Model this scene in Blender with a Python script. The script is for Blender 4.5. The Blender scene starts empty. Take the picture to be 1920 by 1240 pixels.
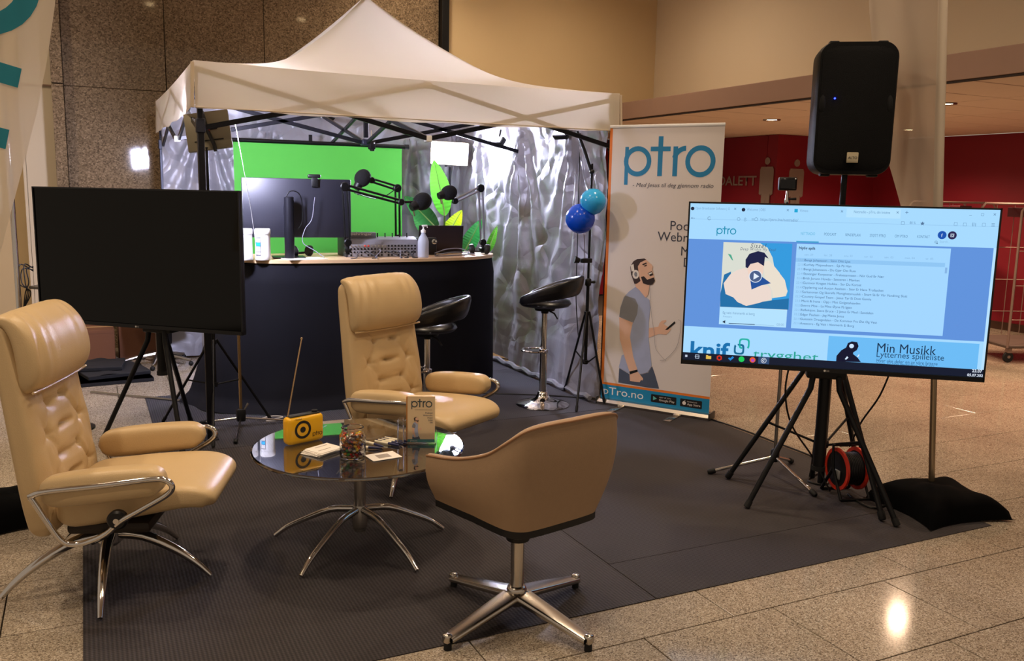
import bpy, bmesh, math, random
from mathutils import Vector, Matrix, noise
random.seed(7)
scene = bpy.context.scene
COL = scene.collection
PI = math.pi
# ------------------------------------------------------------------ camera
RIGHT, UP, FWD = (0.900544, -0.4343, 0.020108), (0.049913, 0.149221, 0.987543), (0.43189, 0.888322, -0.156058)
LENS = 30.9052
cam_data = bpy.data.cameras.new('camera'); cam_data.sensor_width = 36; cam_data.lens = LENS
cam_data.clip_end = 200
camera = bpy.data.objects.new('camera', cam_data); COL.objects.link(camera)
R_, U_, F_ = Vector(RIGHT), Vector(UP), Vector(FWD)
camera.matrix_world = Matrix(((R_.x, U_.x, -F_.x, 0), (R_.y, U_.y, -F_.y, 0), (R_.z, U_.z, -F_.z, 1.64), (0, 0, 0, 1)))
scene.camera = camera
# ------------------------------------------------------------------ world, exposure, hall lamps
world = bpy.data.worlds.new('hall_ambient'); scene.world = world; world.use_nodes = True
bg = world.node_tree.nodes['Background']; bg.inputs[0].default_value = (1.0, 0.80, 0.62, 1); bg.inputs[1].default_value = 0.36
scene.view_settings.view_transform = 'Standard'; scene.view_settings.look = 'None'
scene.view_settings.exposure = 0.0; scene.view_settings.gamma = 1; scene.view_settings.use_curve_mapping = False
WARM = (1.0, 0.79, 0.57)
def hall_spot(x, y, z, power, angle=110, size=.12, col=WARM, aim=None):
    d = bpy.data.lights.new('hall_downlight', 'SPOT'); d.energy = power; d.color = col
    d.spot_size = math.radians(angle); d.spot_blend = 1; d.shadow_soft_size = size
    o = bpy.data.objects.new('hall_downlight', d); COL.objects.link(o); o.location = (x, y, z)
    if aim: o.rotation_euler = (Vector(aim) - Vector((x, y, z))).to_track_quat('-Z', 'Y').to_euler()
    return o
HALL_LAMPS = [(-1.4, 2.2), (1.2, 2.2), (3.8, 2.2), (-1.4, 5.0), (1.2, 5.0), (3.8, 5.0), (-1.4, 7.9), (4.9, 7.9)]
HALL_Z = 4.7
for hx, hy in HALL_LAMPS: hall_spot(hx, hy, HALL_Z - .03, 235, 150)
hall_spot(3.2, 8.75, HALL_Z - .03, 200, 120)
CORRIDOR_LAMPS = [(7.05, 7.9), (7.05, 5.65), (7.05, 3.4), (9.3, 7.95), (9.3, 5.65), (9.3, 3.4), (7.05, 10.2)]
for hx, hy in CORRIDOR_LAMPS: hall_spot(hx, hy, 2.47, 230, 150, .06, (1.0, .67, .44))

# ------------------------------------------------------------------ materials
def lin(h):
    h = h.lstrip('#'); c = [int(h[i:i+2], 16)/255 for i in (0, 2, 4)]
    return tuple(v/12.92 if v <= .04045 else ((v+.055)/1.055)**2.4 for v in c) + (1,)
MATS = {}
def M(name, hexc, rough=.5, metal=0, var=.06, scale=8, bump=0, bscale=60, spec=.5, emit=None, estr=0, trans=0, alpha=1, transl=0, coat=0, sheen=0, ior=1.45):
    if name in MATS: return MATS[name]
    m = bpy.data.materials.new(name); m.use_nodes = True; MATS[name] = m
    nt = m.node_tree; p = nt.nodes['Principled BSDF']; N = nt.nodes.new; Lk = nt.links.new
    c = lin(hexc); p.inputs['Base Color'].default_value = c; p.inputs['Roughness'].default_value = rough
    p.inputs['Metallic'].default_value = metal; p.inputs['Specular IOR Level'].default_value = spec; p.inputs['IOR'].default_value = ior
    if coat: p.inputs['Coat Weight'].default_value = coat; p.inputs['Coat Roughness'].default_value = .08
    if sheen: p.inputs['Sheen Weight'].default_value = sheen
    tc = N('ShaderNodeTexCoord')
    if var:
        n = N('ShaderNodeTexNoise'); n.inputs['Scale'].default_value = scale; n.inputs['Detail'].default_value = 3
        Lk(tc.outputs['Object'], n.inputs['Vector'])
        mx = N('ShaderNodeMix'); mx.data_type = 'RGBA'
        mx.inputs[6].default_value = tuple(v*(1-var) for v in c[:3]) + (1,); mx.inputs[7].default_value = tuple(min(1, v*(1+var)) for v in c[:3]) + (1,)
        Lk(n.outputs[0], mx.inputs[0]); Lk(mx.outputs[2], p.inputs['Base Color'])
    if bump:
        n2 = N('ShaderNodeTexNoise'); n2.inputs['Scale'].default_value = bscale; n2.inputs['Detail'].default_value = 4
        Lk(tc.outputs['Object'], n2.inputs['Vector'])
        b = N('ShaderNodeBump'); b.inputs['Strength'].default_value = bump; b.inputs['Distance'].default_value = .01
        Lk(n2.outputs[0], b.inputs['Height']); Lk(b.outputs[0], p.inputs['Normal'])
    if emit:
        p.inputs['Emission Color'].default_value = lin(emit); p.inputs['Emission Strength'].default_value = estr
    if trans: p.inputs['Transmission Weight'].default_value = trans
    if alpha < 1: p.inputs['Alpha'].default_value = alpha
    if transl:
        t = N('ShaderNodeBsdfTranslucent'); t.inputs[0].default_value = c
        s = N('ShaderNodeMixShader'); s.inputs[0].default_value = transl
        out = nt.nodes['Material Output']; Lk(p.outputs[0], s.inputs[1]); Lk(t.outputs[0], s.inputs[2]); Lk(s.outputs[0], out.inputs[0])
    return m
def speckle(name, cols, scale, rough, bump=0, coat=0, spec=.5):
    """crystalline stone: cells of several colours under a fine noise"""
    m = bpy.data.materials.new(name); m.use_nodes = True; MATS[name] = m
    nt = m.node_tree; p = nt.nodes['Principled BSDF']; N = nt.nodes.new; Lk = nt.links.new
    tc = N('ShaderNodeNewGeometry'); v = N('ShaderNodeTexVoronoi'); v.inputs['Scale'].default_value = scale
    Lk(tc.outputs['Position'], v.inputs['Vector'])
    sep = N('ShaderNodeSeparateColor'); Lk(v.outputs['Color'], sep.inputs[0])
    r = N('ShaderNodeValToRGB'); r.color_ramp.interpolation = 'LINEAR'
    els = r.color_ramp.elements
    while len(els) < len(cols): els.new(.5)
    for i, (pos, h) in enumerate(cols): els[i].position = pos; els[i].color = lin(h)
    Lk(sep.outputs[0], r.inputs[0])
    n = N('ShaderNodeTexNoise'); n.inputs['Scale'].default_value = 1.3; n.inputs['Detail'].default_value = 3
    Lk(tc.outputs['Position'], n.inputs['Vector'])
    mr = N('ShaderNodeMapRange'); mr.inputs[1].default_value = .3; mr.inputs[2].default_value = .7; mr.inputs[3].default_value = .82; mr.inputs[4].default_value = 1.12
    Lk(n.outputs[0], mr.inputs[0])
    mul = N('ShaderNodeMix'); mul.data_type = 'RGBA'; mul.blend_type = 'MULTIPLY'; mul.inputs[0].default_value = 1
    Lk(r.outputs[0], mul.inputs[6]); Lk(mr.outputs[0], mul.inputs[7]); Lk(mul.outputs[2], p.inputs['Base Color'])
    p.inputs['Roughness'].default_value = rough; p.inputs['Specular IOR Level'].default_value = spec
    if coat: p.inputs['Coat Weight'].default_value = coat
    return m
def ribbed(name, h1, h2, scale, axis, rough=.85, bumpd=.004):
    """woven mat: fine ribs along one axis crossed by a finer weave"""
    m = bpy.data.materials.new(name); m.use_nodes = True; MATS[name] = m
    nt = m.node_tree; p = nt.nodes['Principled BSDF']; N = nt.nodes.new; Lk = nt.links.new
    tc = N('ShaderNodeNewGeometry')
    w = N('ShaderNodeTexWave'); w.wave_type = 'BANDS'; w.bands_direction = axis; w.inputs['Scale'].default_value = scale; w.inputs['Distortion'].default_value = .3
    w2 = N('ShaderNodeTexWave'); w2.wave_type = 'BANDS'; w2.bands_direction = 'Y' if axis == 'X' else 'X'; w2.inputs['Scale'].default_value = scale*1.1
    n = N('ShaderNodeTexNoise'); n.inputs['Scale'].default_value = 2.2; n.inputs['Detail'].default_value = 4
    for q in (w, w2, n): Lk(tc.outputs['Position'], q.inputs['Vector'])
    add = N('ShaderNodeMath'); add.operation = 'MULTIPLY_ADD'; add.inputs[1].default_value = .45
    Lk(w2.outputs[1], add.inputs[0]); Lk(w.outputs[1], add.inputs[2])
    sub = N('ShaderNodeMath'); sub.operation = 'MULTIPLY_ADD'; sub.inputs[1].default_value = .6; Lk(n.outputs[0], sub.inputs[0]); Lk(add.outputs[0], sub.inputs[2])
    mr = N('ShaderNodeMapRange'); mr.inputs[1].default_value = .2; mr.inputs[2].default_value = 1.8; Lk(sub.outputs[0], mr.inputs[0])
    mx = N('ShaderNodeMix'); mx.data_type = 'RGBA'; mx.inputs[6].default_value = lin(h1); mx.inputs[7].default_value = lin(h2)
    Lk(mr.outputs[0], mx.inputs[0]); Lk(mx.outputs[2], p.inputs['Base Color'])
    b = N('ShaderNodeBump'); b.inputs['Strength'].default_value = .5; b.inputs['Distance'].default_value = bumpd
    Lk(add.outputs[0], b.inputs['Height']); Lk(b.outputs[0], p.inputs['Normal'])
    p.inputs['Roughness'].default_value = rough
    return m
GLOW = {}
def E(hexc, s=1.0):
    """pixels of a lit display: mostly self-luminous with a glossy front"""
    return M('display_%s_%g' % (hexc, s), '#050505', .35, var=0, emit=hexc, estr=s)

# ------------------------------------------------------------------ mesh helpers
class MB:
    def __init__(s): s.v = []; s.f = []
    def add(s, vs, fs, mtx=None):
        o = len(s.v)
        s.v += [tuple(mtx @ Vector(v)) if mtx else tuple(v) for v in vs]
        s.f += [tuple(i+o for i in f) for f in fs]; return s
    def box(s, c, d, rot=None):
        x, y, z = (q/2 for q in d)
        vs = [(-x,-y,-z),(x,-y,-z),(x,y,-z),(-x,y,-z),(-x,-y,z),(x,-y,z),(x,y,z),(-x,y,z)]
        m = Matrix.Translation(c) @ (rot.to_4x4() if rot else Matrix.Identity(4))
        return s.add(vs, [(0,3,2,1),(4,5,6,7),(0,1,5,4),(1,2,6,5),(2,3,7,6),(3,0,4,7)], m)
    def rbox(s, c, d, r=.01, seg=2, rot=None):
        bm = bmesh.new(); bmesh.ops.create_cube(bm, size=1)
        for v in bm.verts: v.co = Vector((v.co.x*d[0], v.co.y*d[1], v.co.z*d[2]))
        bmesh.ops.bevel(bm, geom=bm.edges[:], offset=min(r, min(d)*.49), segments=seg, affect='EDGES', profile=.5)
        bm.verts.index_update(); m = Matrix.Translation(c) @ (rot.to_4x4() if rot else Matrix.Identity(4))
        s.add([v.co for v in bm.verts], [[v.index for v in f.verts] for f in bm.faces], m); bm.free(); return s
    def tube(s, pts, r, n=8, closed=False, caps=True):
        P = [Vector(p) for p in pts]; k = len(P)
        rr = r if isinstance(r, (list, tuple)) else [r]*k
        T = []
        for i in range(k):
            a = P[(i-1) % k] if closed or i > 0 else P[i]; b = P[(i+1) % k] if closed or i < k-1 else P[i]
            t = (b-a); T.append(t.normalized() if t.length > 1e-9 else Vector((0,0,1)))
        ref = Vector((0,0,1)) if abs(T[0].z) < .9 else Vector((1,0,0))
        N = T[0].cross(ref).normalized(); vs = []; fs = []
        for i in range(k):
            N = (N - T[i]*N.dot(T[i]))
            N = N.normalized() if N.length > 1e-6 else T[i].orthogonal().normalized()
            Bn = T[i].cross(N)
            for j in range(n):
                a = 2*PI*j/n; vs.append(P[i] + (N*math.cos(a)+Bn*math.sin(a))*rr[i])
        for i in range(k if closed else k-1):
            for j in range(n):
                a = i*n; b = ((i+1) % k)*n; fs.append((a+j, a+(j+1) % n, b+(j+1) % n, b+j))
        if caps and not closed: fs += [tuple(range(n))[::-1], tuple((k-1)*n+j for j in range(n))]
        return s.add(vs, fs)
    def cyl(s, a, b, r0, r1=None, n=14): return s.tube([a, b], [r0, r0 if r1 is None else r1], n)
    def lathe(s, prof, n=24, mtx=None, cap=True):
        vs = []; fs = []
        for r, z in prof:
            for j in range(n): vs.append((r*math.cos(2*PI*j/n), r*math.sin(2*PI*j/n), z))
        for i in range(len(prof)-1):
            for j in range(n): fs.append((i*n+j, i*n+(j+1) % n, (i+1)*n+(j+1) % n, (i+1)*n+j))
        if cap: fs += [tuple(range(n))[::-1], tuple((len(prof)-1)*n+j for j in range(n))]
        return s.add(vs, fs, mtx)
    def grid(s, fn, nu, nv, cu=False):
        vs = [fn(i/nu, j/nv) for i in range(nu+1) for j in range(nv+1)]
        fs = [(i*(nv+1)+j, (i+1)*(nv+1)+j, (i+1)*(nv+1)+j+1, i*(nv+1)+j+1) for i in range(nu) for j in range(nv)]
        return s.add(vs, fs)
    def sphere(s, c, r, n=16, m=10, rot=None):
        r = r if isinstance(r, (tuple, list)) else (r, r, r)
        vs = []; fs = []
        for i in range(m+1):
            a = PI*i/m
            for j in range(n): vs.append((r[0]*math.sin(a)*math.cos(2*PI*j/n), r[1]*math.sin(a)*math.sin(2*PI*j/n), r[2]*math.cos(a)))
        for i in range(m):
            for j in range(n): fs.append((i*n+j, (i+1)*n+j, (i+1)*n+(j+1) % n, i*n+(j+1) % n))
        return s.add(vs, fs, Matrix.Translation(c) @ (rot.to_4x4() if rot else Matrix.Identity(4)))
    def prism(s, poly, y0, y1):
        """polygon in the x-z plane given depth along y"""
        n = len(poly); vs = [(x, y0, z) for x, z in poly] + [(x, y1, z) for x, z in poly]
        return s.add(vs, [tuple(range(n)), tuple(range(2*n-1, n-1, -1))] + [(i, i+n, (i+1) % n+n, (i+1) % n) for i in range(n)])
    def flat(s, poly, y=0): return s.add([(x, y, z) for x, z in poly], [tuple(range(len(poly)))])
    def ring(s, c, R, r, y=0, a0=0, a1=360, n=32, sx=1):
        vs = []; fs = []
        for i in range(n+1):
            a = math.radians(a0+(a1-a0)*i/n)
            for q in (R, r): vs.append((c[0]+q*math.cos(a)*sx, y, c[1]+q*math.sin(a)))
        for i in range(n): fs.append((2*i, 2*i+1, 2*i+3, 2*i+2))
        return s.add(vs, fs)
    def disc(s, c, R, y=0, n=24, rz=None):
        return s.flat([(c[0]+R*math.cos(2*PI*i/n), c[1]+(rz or R)*math.sin(2*PI*i/n)) for i in range(n)], y)
    def rect(s, a, b, y=0): return s.flat([(a[0], a[1]), (b[0], a[1]), (b[0], b[1]), (a[0], b[1])], y)
    def build(s, name, mat, parent=None, smooth=40, loc=None, rot=None):
        me = bpy.data.meshes.new(name); me.from_pydata(s.v, [], s.f); me.update()
        if smooth:
            bm = bmesh.new(); bm.from_mesh(me); bmesh.ops.recalc_face_normals(bm, faces=bm.faces[:]); bm.to_mesh(me); bm.free()
            me.shade_smooth(); me.set_sharp_from_angle(angle=math.radians(smooth))
        me.materials.append(mat)
        o = bpy.data.objects.new(name, me); COL.objects.link(o); o.parent = parent
        if loc: o.location = loc
        if rot: o.rotation_euler = rot
        return o
def smoothpath(pts, m):
    """Catmull-Rom through any-dimensional points, m+1 samples"""
    P = [Vector(p) for p in pts]; out = []
    Q = [P[0]*2-P[1]] + P + [P[-1]*2-P[-2]]; k = len(P)-1
    for i in range(m+1):
        t = i/m*k; a = min(int(t), k-1); t -= a; p0, p1, p2, p3 = Q[a:a+4]
        out.append(.5*((2*p1)+(p2-p0)*t+(2*p0-5*p1+4*p2-p3)*t*t+(3*p1-p0-3*p2+p3)*t**3))
    return out
def pillow(path, wid, thk, e=.5, n=40, m=40, y0=0, disp=None, endr=None):
    """soft upholstered body swept along (x,z) with half widths and half thicknesses"""
    k = len(path); S = smoothpath([(p[0], p[1], w, t) if False else Vector((p[0], p[1], w)) for p, w in zip(path, wid)], m)
    Tt = smoothpath([Vector((t, 0, 0)) for t in thk], m)
    arc = [0]
    for i in range(m): arc.append(arc[-1]+math.hypot(S[i+1].x-S[i].x, S[i+1].y-S[i].y))
    vs = []; fs = []
    for i in range(m+1):
        a = S[max(0, i-1)]; b = S[min(m, i+1)]; tx, tz = b.x-a.x, b.y-a.y; l = math.hypot(tx, tz) or 1
        nx, nz = tz/l, -tx/l; th = Tt[i].x; w = S[i].z
        er = endr or th
        sE = min(arc[i], arc[-1]-arc[i]); q = min(1, sE/er); kf = math.sqrt(max(0, 1-(1-q)**2))
        kt = .06+.94*kf; kw = 1-(1-kf)*min(.5, er/w*.8)
        for j in range(n):
            an = 2*PI*j/n; c, sn = math.cos(an), math.sin(an)
            yy = w*kw*math.copysign(abs(c)**e, c); nn = th*kt*math.copysign(abs(sn)**e, sn)
            if disp: nn += disp(i/m, yy/w, 1 if sn > 0 else -1, abs(sn))*kt
            vs.append((S[i].x+nx*nn, y0+yy, S[i].y+nz*nn))
    for i in range(m):
        for j in range(n): fs.append((i*n+j, i*n+(j+1) % n, (i+1)*n+(j+1) % n, (i+1)*n+j))
    fs += [tuple(range(n)), tuple(m*n+j for j in range(n))]
    return MB().add(vs, fs)
def thing(name, label, cat, loc=(0, 0, 0), rotz=0, group=None, rot=None):
    o = bpy.data.objects.new(name, None); COL.objects.link(o); o.empty_display_size = .1
    o.location = loc; o.rotation_euler = rot or (0, 0, rotz)
    return tag(o, label, cat, group)
def tag(o, label, cat, group=None):
    o['label'] = label; o['category'] = cat
    if group: o['group'] = group
    return o
def struct(o): o['kind'] = 'structure'; return o
def text(name, s, mat, parent, x, z, width=None, height=None, y=0, align='LEFT', shear=0, rot=(PI/2, 0, 0), depth=0, clip_below=None, spacing=1.0, bold=0):
    cu = bpy.data.curves.new(name, 'FONT'); cu.body = s; cu.align_x = 'LEFT'; cu.shear = shear; cu.extrude = 0; cu.resolution_u = 3; cu.space_character = spacing; cu.offset = bold
    ob = bpy.data.objects.new('tmp', cu); COL.objects.link(ob)
    dg = bpy.context.evaluated_depsgraph_get(); me = bpy.data.meshes.new_from_object(ob.evaluated_get(dg))
    bpy.data.objects.remove(ob); bpy.data.curves.remove(cu)
    xs = [v.co.x for v in me.vertices]; ys = [v.co.y for v in me.vertices]
    x0, x1 = min(xs), max(xs); W = x1-x0
    sy = height/.70 if height else width/W
    sx = width/W if width else sy
    off = {'LEFT': 0, 'CENTER': -.5, 'RIGHT': -1}[align]*W*sx
    for v in me.vertices: v.co = Vector(((v.co.x-x0)*sx+off, v.co.y*sy, 0))
    if clip_below is not None:
        bm = bmesh.new(); bm.from_mesh(me)
        bmesh.ops.bisect_plane(bm, geom=bm.verts[:]+bm.edges[:]+bm.faces[:], plane_co=(0, clip_below, 0), plane_no=(0, -1, 0), clear_outer=True); bm.to_mesh(me); bm.free()
    me.name = name; me.materials.clear(); me.materials.append(mat)
    o = bpy.data.objects.new(name, me); COL.objects.link(o); o.parent = parent; o.location = (x, y, z); o.rotation_euler = rot
    return o
def logo(mb, x, z, w, y=0, clip=None, H=1):
    """the wordmark: round p, cross-shaped t, r, round o; baseline at z, width w"""
    k = w
    X = lambda a: x+a*k
    Z = lambda b: z+b*k*H
    mb.rect((X(0), Z(-.095)), (X(.042), Z(.305)), y); mb.ring((X(.147), Z(.153)), .158*k, .107*k, y-.0002)
    mb.rect((X(.377), Z(0)), (X(.43), Z(.41)), y); mb.rect((X(.292), Z(.257)), (X(.515), Z(.305)), y-.0002)
    mb.rect((X(.545), Z(0)), (X(.597), Z(.305)), y); mb.ring((X(.688), Z(.153)), .158*k, .107*k, y-.0002, 92, 165, 12)
    mb.ring((X(.842), Z(.153)), .161*k, .11*k, y)
    return mb
def person_print(parent, tr, mats, y):
    """flat printed picture of a man looking up, drawn as layered colour areas"""
    for i, (nm, poly, mt) in enumerate(tr): MB().flat(poly, y-.0004*i).build(nm, mats[mt], parent, smooth=0)

# common materials
CHROME = M('chrome', '#d8d4cf', .09, 1, var=.03)
STEEL = M('brushed_steel', '#a9a39b', .28, 1, var=.08, scale=30)
ALU = M('polished_aluminium', '#c9c2b8', .2, 1, var=.05)
BLACKM = M('black_painted_metal', '#0c0c0e', .42, .3, var=.2)
BLACKP = M('black_plastic', '#0a0a0c', .45, var=.2, scale=20)
RUBBER = M('black_rubber', '#09090a', .7, var=.2)
WHITEP = M('white_plastic', '#e9e8e6', .35, var=.03)
PAPER = M('white_paper', '#e6dfd6', .6, var=.03)
LEATHER = M('tan_leather', '#c8ad82', .36, var=.07, scale=5, bump=.12, bscale=220, spec=.45)
TUB = M('taupe_upholstery', '#a38769', .6, var=.05, scale=40, bump=.1, bscale=300)
BLACKCLOTH = M('black_cloth', '#0c0c14', .85, var=.25, scale=4, spec=.25)
CABLE = M('black_cable', '#0b0b0d', .5, var=.1)
# ================================================================== THE SETTING
STONE = speckle('polished_speckled_floor_stone', [(0, '#5a4f44'), (.25, '#8b7d6c'), (.6, '#a09280'), (.85, '#b0a492'), (1, '#c2b8a8')], 230, .11, spec=.42)
GRANITE = speckle('brown_granite', [(0, '#574939'), (.3, '#76654f'), (.65, '#86735b'), (.9, '#937f66'), (1, '#a08c72')], 90, .05, spec=.4)
CREAM = M('cream_painted_wall', '#cfb78d', .75, var=.03, scale=2, bump=.05, bscale=120)
CREAM2 = M('pale_painted_wall', '#d8c8ac', .8, var=.03, scale=2, bump=.05, bscale=120)
BEAMM = M('taupe_painted_beam', '#947665', .7, var=.04)
CEILM = M('white_ceiling_board', '#d9c3ae', .85, var=.04, scale=12)
REDW = M('dark_red_wall', '#7d0f22', .55, var=.06, scale=2)
GROUT = M('dark_joint', '#3b322a', .9)

floor = struct(MB().box((3.5, 4.75, -.065), (16, 16, .09)).build('floor', GROUT, smooth=0))
tile_meshes = {}
def floor_tile(x0, x1, y0, y1):
    w, d = round(x1-x0, 3), round(y1-y0, 3); key = (w, d)
    if key not in tile_meshes:
        me = bpy.data.meshes.new('tile'); b = MB(); b.rbox((0, 0, -.01), (w-.005, d-.005, .02), .0015, 1)
        me.from_pydata(b.v, [], b.f); me.materials.append(STONE); tile_meshes[key] = me
    o = bpy.data.objects.new('tile', tile_meshes[key]); COL.objects.link(o); o.parent = floor; o.location = ((x0+x1)/2, (y0+y1)/2, 0)
MAT_RECTS = [(-.08, 4.10, 2.78, 5.6), (.355, 4.10, 5.6, 7.23), (1.2, 3.66, 7.23, 8.8)]
def hidden_under_mat(x0, x1, y0, y1): return any(x0 > a+.01 and x1 < b-.01 and y0 > c+.01 and y1 < d-.01 for a, b, c, d in MAT_RECTS)
starts = {0: 2.429, 1: 2.233, -1: 2.86}
lens = {1: [1.033, .62, 1.033], 0: [.622, 1.033, .622], -1: [.83, 1.033, .62]}
rnd = random.Random(3); n_tiles = 0
for k in range(-3, 17):
    y0 = 2.06+.475*k; y1 = y0+.475
    x = starts.get(k, 2.3+rnd.uniform(-.5, .5)); seq = lens.get(k, [rnd.choice((.622, 1.033)) for _ in range(6)])
    xs = [x]; i = 0
    while xs[-1] < 10.6: xs.append(xs[-1]+seq[i % len(seq)]); i += 1
    i = 0
    while xs[0] > -1.6: xs.insert(0, xs[0]-seq[i % len(seq)]); i += 1
    for a, b in zip(xs, xs[1:]):
        if a > 1.75*y1 or b < -.16*y0-.35 or hidden_under_mat(a, b, y0, y1): continue
        if n_tiles < 300: floor_tile(a, b, y0, y1); n_tiles += 1

# woven mats lying on the stone
def mat_piece(name, r, material, label, grp='dark woven floor mats'):
    o = MB().rbox(((r[0]+r[1])/2, (r[2]+r[3])/2, .0022), (r[1]-r[0], r[3]-r[2], .0044), .001, 1).build(name, material)
    return tag(o, label, 'mat', grp)
MATL = ribbed('plum_ribbed_mat', '#141113', '#3d3638', 21, 'X'); MATR = ribbed('plum_fine_mat', '#171416', '#383133', 30, 'Y'); MATB = ribbed('blue_grey_ribbed_mat', '#141318', '#3b383f', 21, 'X')
mat_piece('floor_mat', (-.08, 2.031, 2.78, 5.597), MATL, 'large dark ribbed mat under the left recliner and the glass coffee table')
mat_piece('floor_mat', (2.035, 4.10, 2.78, 3.143), MATR, 'narrow front strip of dark fine-weave mat along the right stone floor edge')
mat_piece('floor_mat', (2.035, 4.10, 3.147, 5.597), MATR, 'wide dark fine-weave mat under the lit television stand')
mat_piece('floor_mat', (.355, 4.10, 5.603, 7.227), MATB, 'blue-grey ribbed mat under the counter and the right bar stool')
mat_piece('floor_mat', (1.2, 3.64, 7.233, 8.8), MATB, 'blue-grey mat inside the tent behind the counter')

# granite wall behind the tent, built from big panels
wall = struct(MB().box((1.735, 9.72, 2.35), (3.9, .2, 4.75)).build('wall_back', GROUT, smooth=0))
gx = [-.115, .80, 1.76, 2.72, 3.68]
for a, b in zip(gx, gx[1:]):
    for c, d in ((-.02, 2.548), (2.552, 4.7)):
        MB().rbox(((a+b)/2, 9.61, (c+d)/2), (b-a-.006, .03, d-c), .003, 1).build('panel', GRANITE, wall)
struct(MB().rbox((-.165, 9.56, 1.265), (.1, .16, 2.57), .003, 1).rbox((-.165, 9.56, 3.63), (.1, .16, 2.14), .003, 1).build('trim_1', GRANITE))
struct(MB().rbox((3.725, 9.57, 2.35), (.085, .14, 4.7), .004, 1).build('trim_2', BLACKM))
wl = struct(MB().box((-.345, 9.95, 2.35), (.27, .3, 4.75)).build('wall_left', CREAM2, smooth=0))
MB().box((-.345, 9.79, 2.56), (.27, .02, .012)).build('joint_strip', BEAMM, wl, smooth=0)
struct(MB().box((-2.4, 10.35, 2.35), (4.2, .3, 4.75)).build('wall_far_left', CREAM, smooth=0))
struct(MB().rbox((-.49, 9.85, 1.3), (.035, .1, 2.6), .004, 1).build('trim_3', CREAM2))
# cream walls to the right of the tent, the beam and the low corridor ceiling
struct(MB().box((4.765, 9.72, 1.25), (2.01, .24, 2.5)).box((5.18, 9.72, 3.6), (2.84, .24, 2.2)).build('wall_back_right', CREAM, smooth=0))
struct(MB().box((6.7, 3.2, 3.69), (.2, 12.8, 2.02)).build('wall_right', CREAM2, smooth=0))
struct(MB().rbox((6.19, 3.2, 2.603), (.84, 12.8, .194), .004, 1).build('trim_4', BEAMM))
struct(MB().box((5.79, 3.2, 2.497), (.03, 12.8, .012)).build('trim_5', M('dark_shadow_gap', '#2a1d17', .8), smooth=0))
ceil = struct(MB().box((8.25, 5.0, 2.56), (4.9, 15, .06)).build('ceiling', GROUT, smooth=0))
cm = bpy.data.meshes.new('ceiling_tile'); cb = MB(); cb.rbox((0, 0, 0), (1.182, .582, .02), .006, 1); cm.from_pydata(cb.v, [], cb.f); cm.materials.append(CEILM)
for ix in range(4):
    for iy in range(2, 17):
        o = bpy.data.objects.new('ceiling_tile', cm); COL.objects.link(o); o.parent = ceil; o.location = (6.44+1.2*ix, 2.4+.6*iy, 2.515)
struct(MB().box((1.35, 3.3, 4.75), (10.6, 12.9, .08)).build('ceiling_hall', CEILM, smooth=0))
wr = struct(MB().box((10.75, 4.3, 1.25), (.2, 10.7, 2.5)).build('wall_red_right', REDW, smooth=0))
struct(MB().box((9.75, 9.75, 1.25), (2.0, .2, 2.5)).build('wall_red_front', REDW, smooth=0))
struct(MB().box((8.85, 11.08, 1.25), (.2, 2.44, 2.5)).build('wall_red_left', REDW, smooth=0))
struct(MB().box((7.3, 12.4, 1.25), (3.2, .2, 2.5)).build('wall_far_end', REDW, smooth=0))
struct(MB().box((10.64, 4.3, .05), (.02, 10.7, .1)).build('baseboard_right', M('dark_wood_base', '#3a2318', .5)))
struct(MB().box((9.75, 9.64, .05), (1.9, .02, .1)).build('baseboard_front', MATS['dark_wood_base']))

# lamps in the two ceilings
LAMPGLOW = M('lit_lamp_lens', '#ffffff', .3, var=0, emit='#ffd9a0', estr=28)
def downlight(x, y, z, label, grp, r=.075):
    t = thing('ceiling_downlight', label, 'lamp', (x, y, z), group=grp)
    MB().lathe([(r*.8, -.004), (r*1.25, -.012), (r*1.3, 0), (r*.8, 0)], 20, cap=False).build('bezel', STEEL, t)
    MB().lathe([(.001, -.005), (r*.8, -.005)], 20, cap=False).build('lens', LAMPGLOW, t, smooth=0)
spot_words = ['left of the loudspeaker in the low corridor ceiling', 'to the right of the hanging flag in the low corridor ceiling', None, 'behind the thin flag cloth on the corridor ceiling', None, None, None]
for (x, y), w in zip(CORRIDOR_LAMPS, spot_words):
    downlight(x, y, 2.505, 'lit ceiling downlight ' + w if w else 'lit downlight further along the corridor ceiling', 'corridor downlights')
for x, y in HALL_LAMPS + [(3.2, 8.75)]: downlight(x, y, 4.71, 'lit downlight high in the hall ceiling', 'hall downlights', .09)

# raised toilet sign on the red wall
SIGN = M('grey_sign_letters', '#8d8079', .5, .1)
tx = thing('toilet_sign', 'grey raised wall letters reading TOALETT on the dark red wall', 'sign', (8.74, 10.03, 1.80), -PI/2)
text('letters', 'TOALETT', SIGN, tx, 0, 0, width=1.02, height=.135, y=-.004, align='RIGHT', bold=.015)
def pictogram(loc, rotz, label):
    t = thing('toilet_pictogram', label, 'sign', loc, rotz, 'grey standing figures on the red wall')
    MB().lathe([(.05, -.004), (.05, .004)], 20, Matrix.Translation((0, 0, .62)) @ Matrix.Rotation(PI/2, 4, 'X')).build('head', SIGN, t)
    MB().prism([(-.115, .54), (.115, .54), (.135, .5), (.135, .16), (.1, .14), (.085, .17), (.085, -.2), (.012, -.2), (.0, .12), (-.012, -.2), (-.085, -.2), (-.085, .17), (-.1, .14), (-.135, .16), (-.135, .5)], -.006, .004).build('body', SIGN, t)
pictogram((8.735, 9.82, 1.52), -PI/2, 'grey standing figure beside the wall letters')
pictogram((9.12, 9.645, 1.50), 0, 'grey standing figure half hidden by the small camera')
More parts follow.
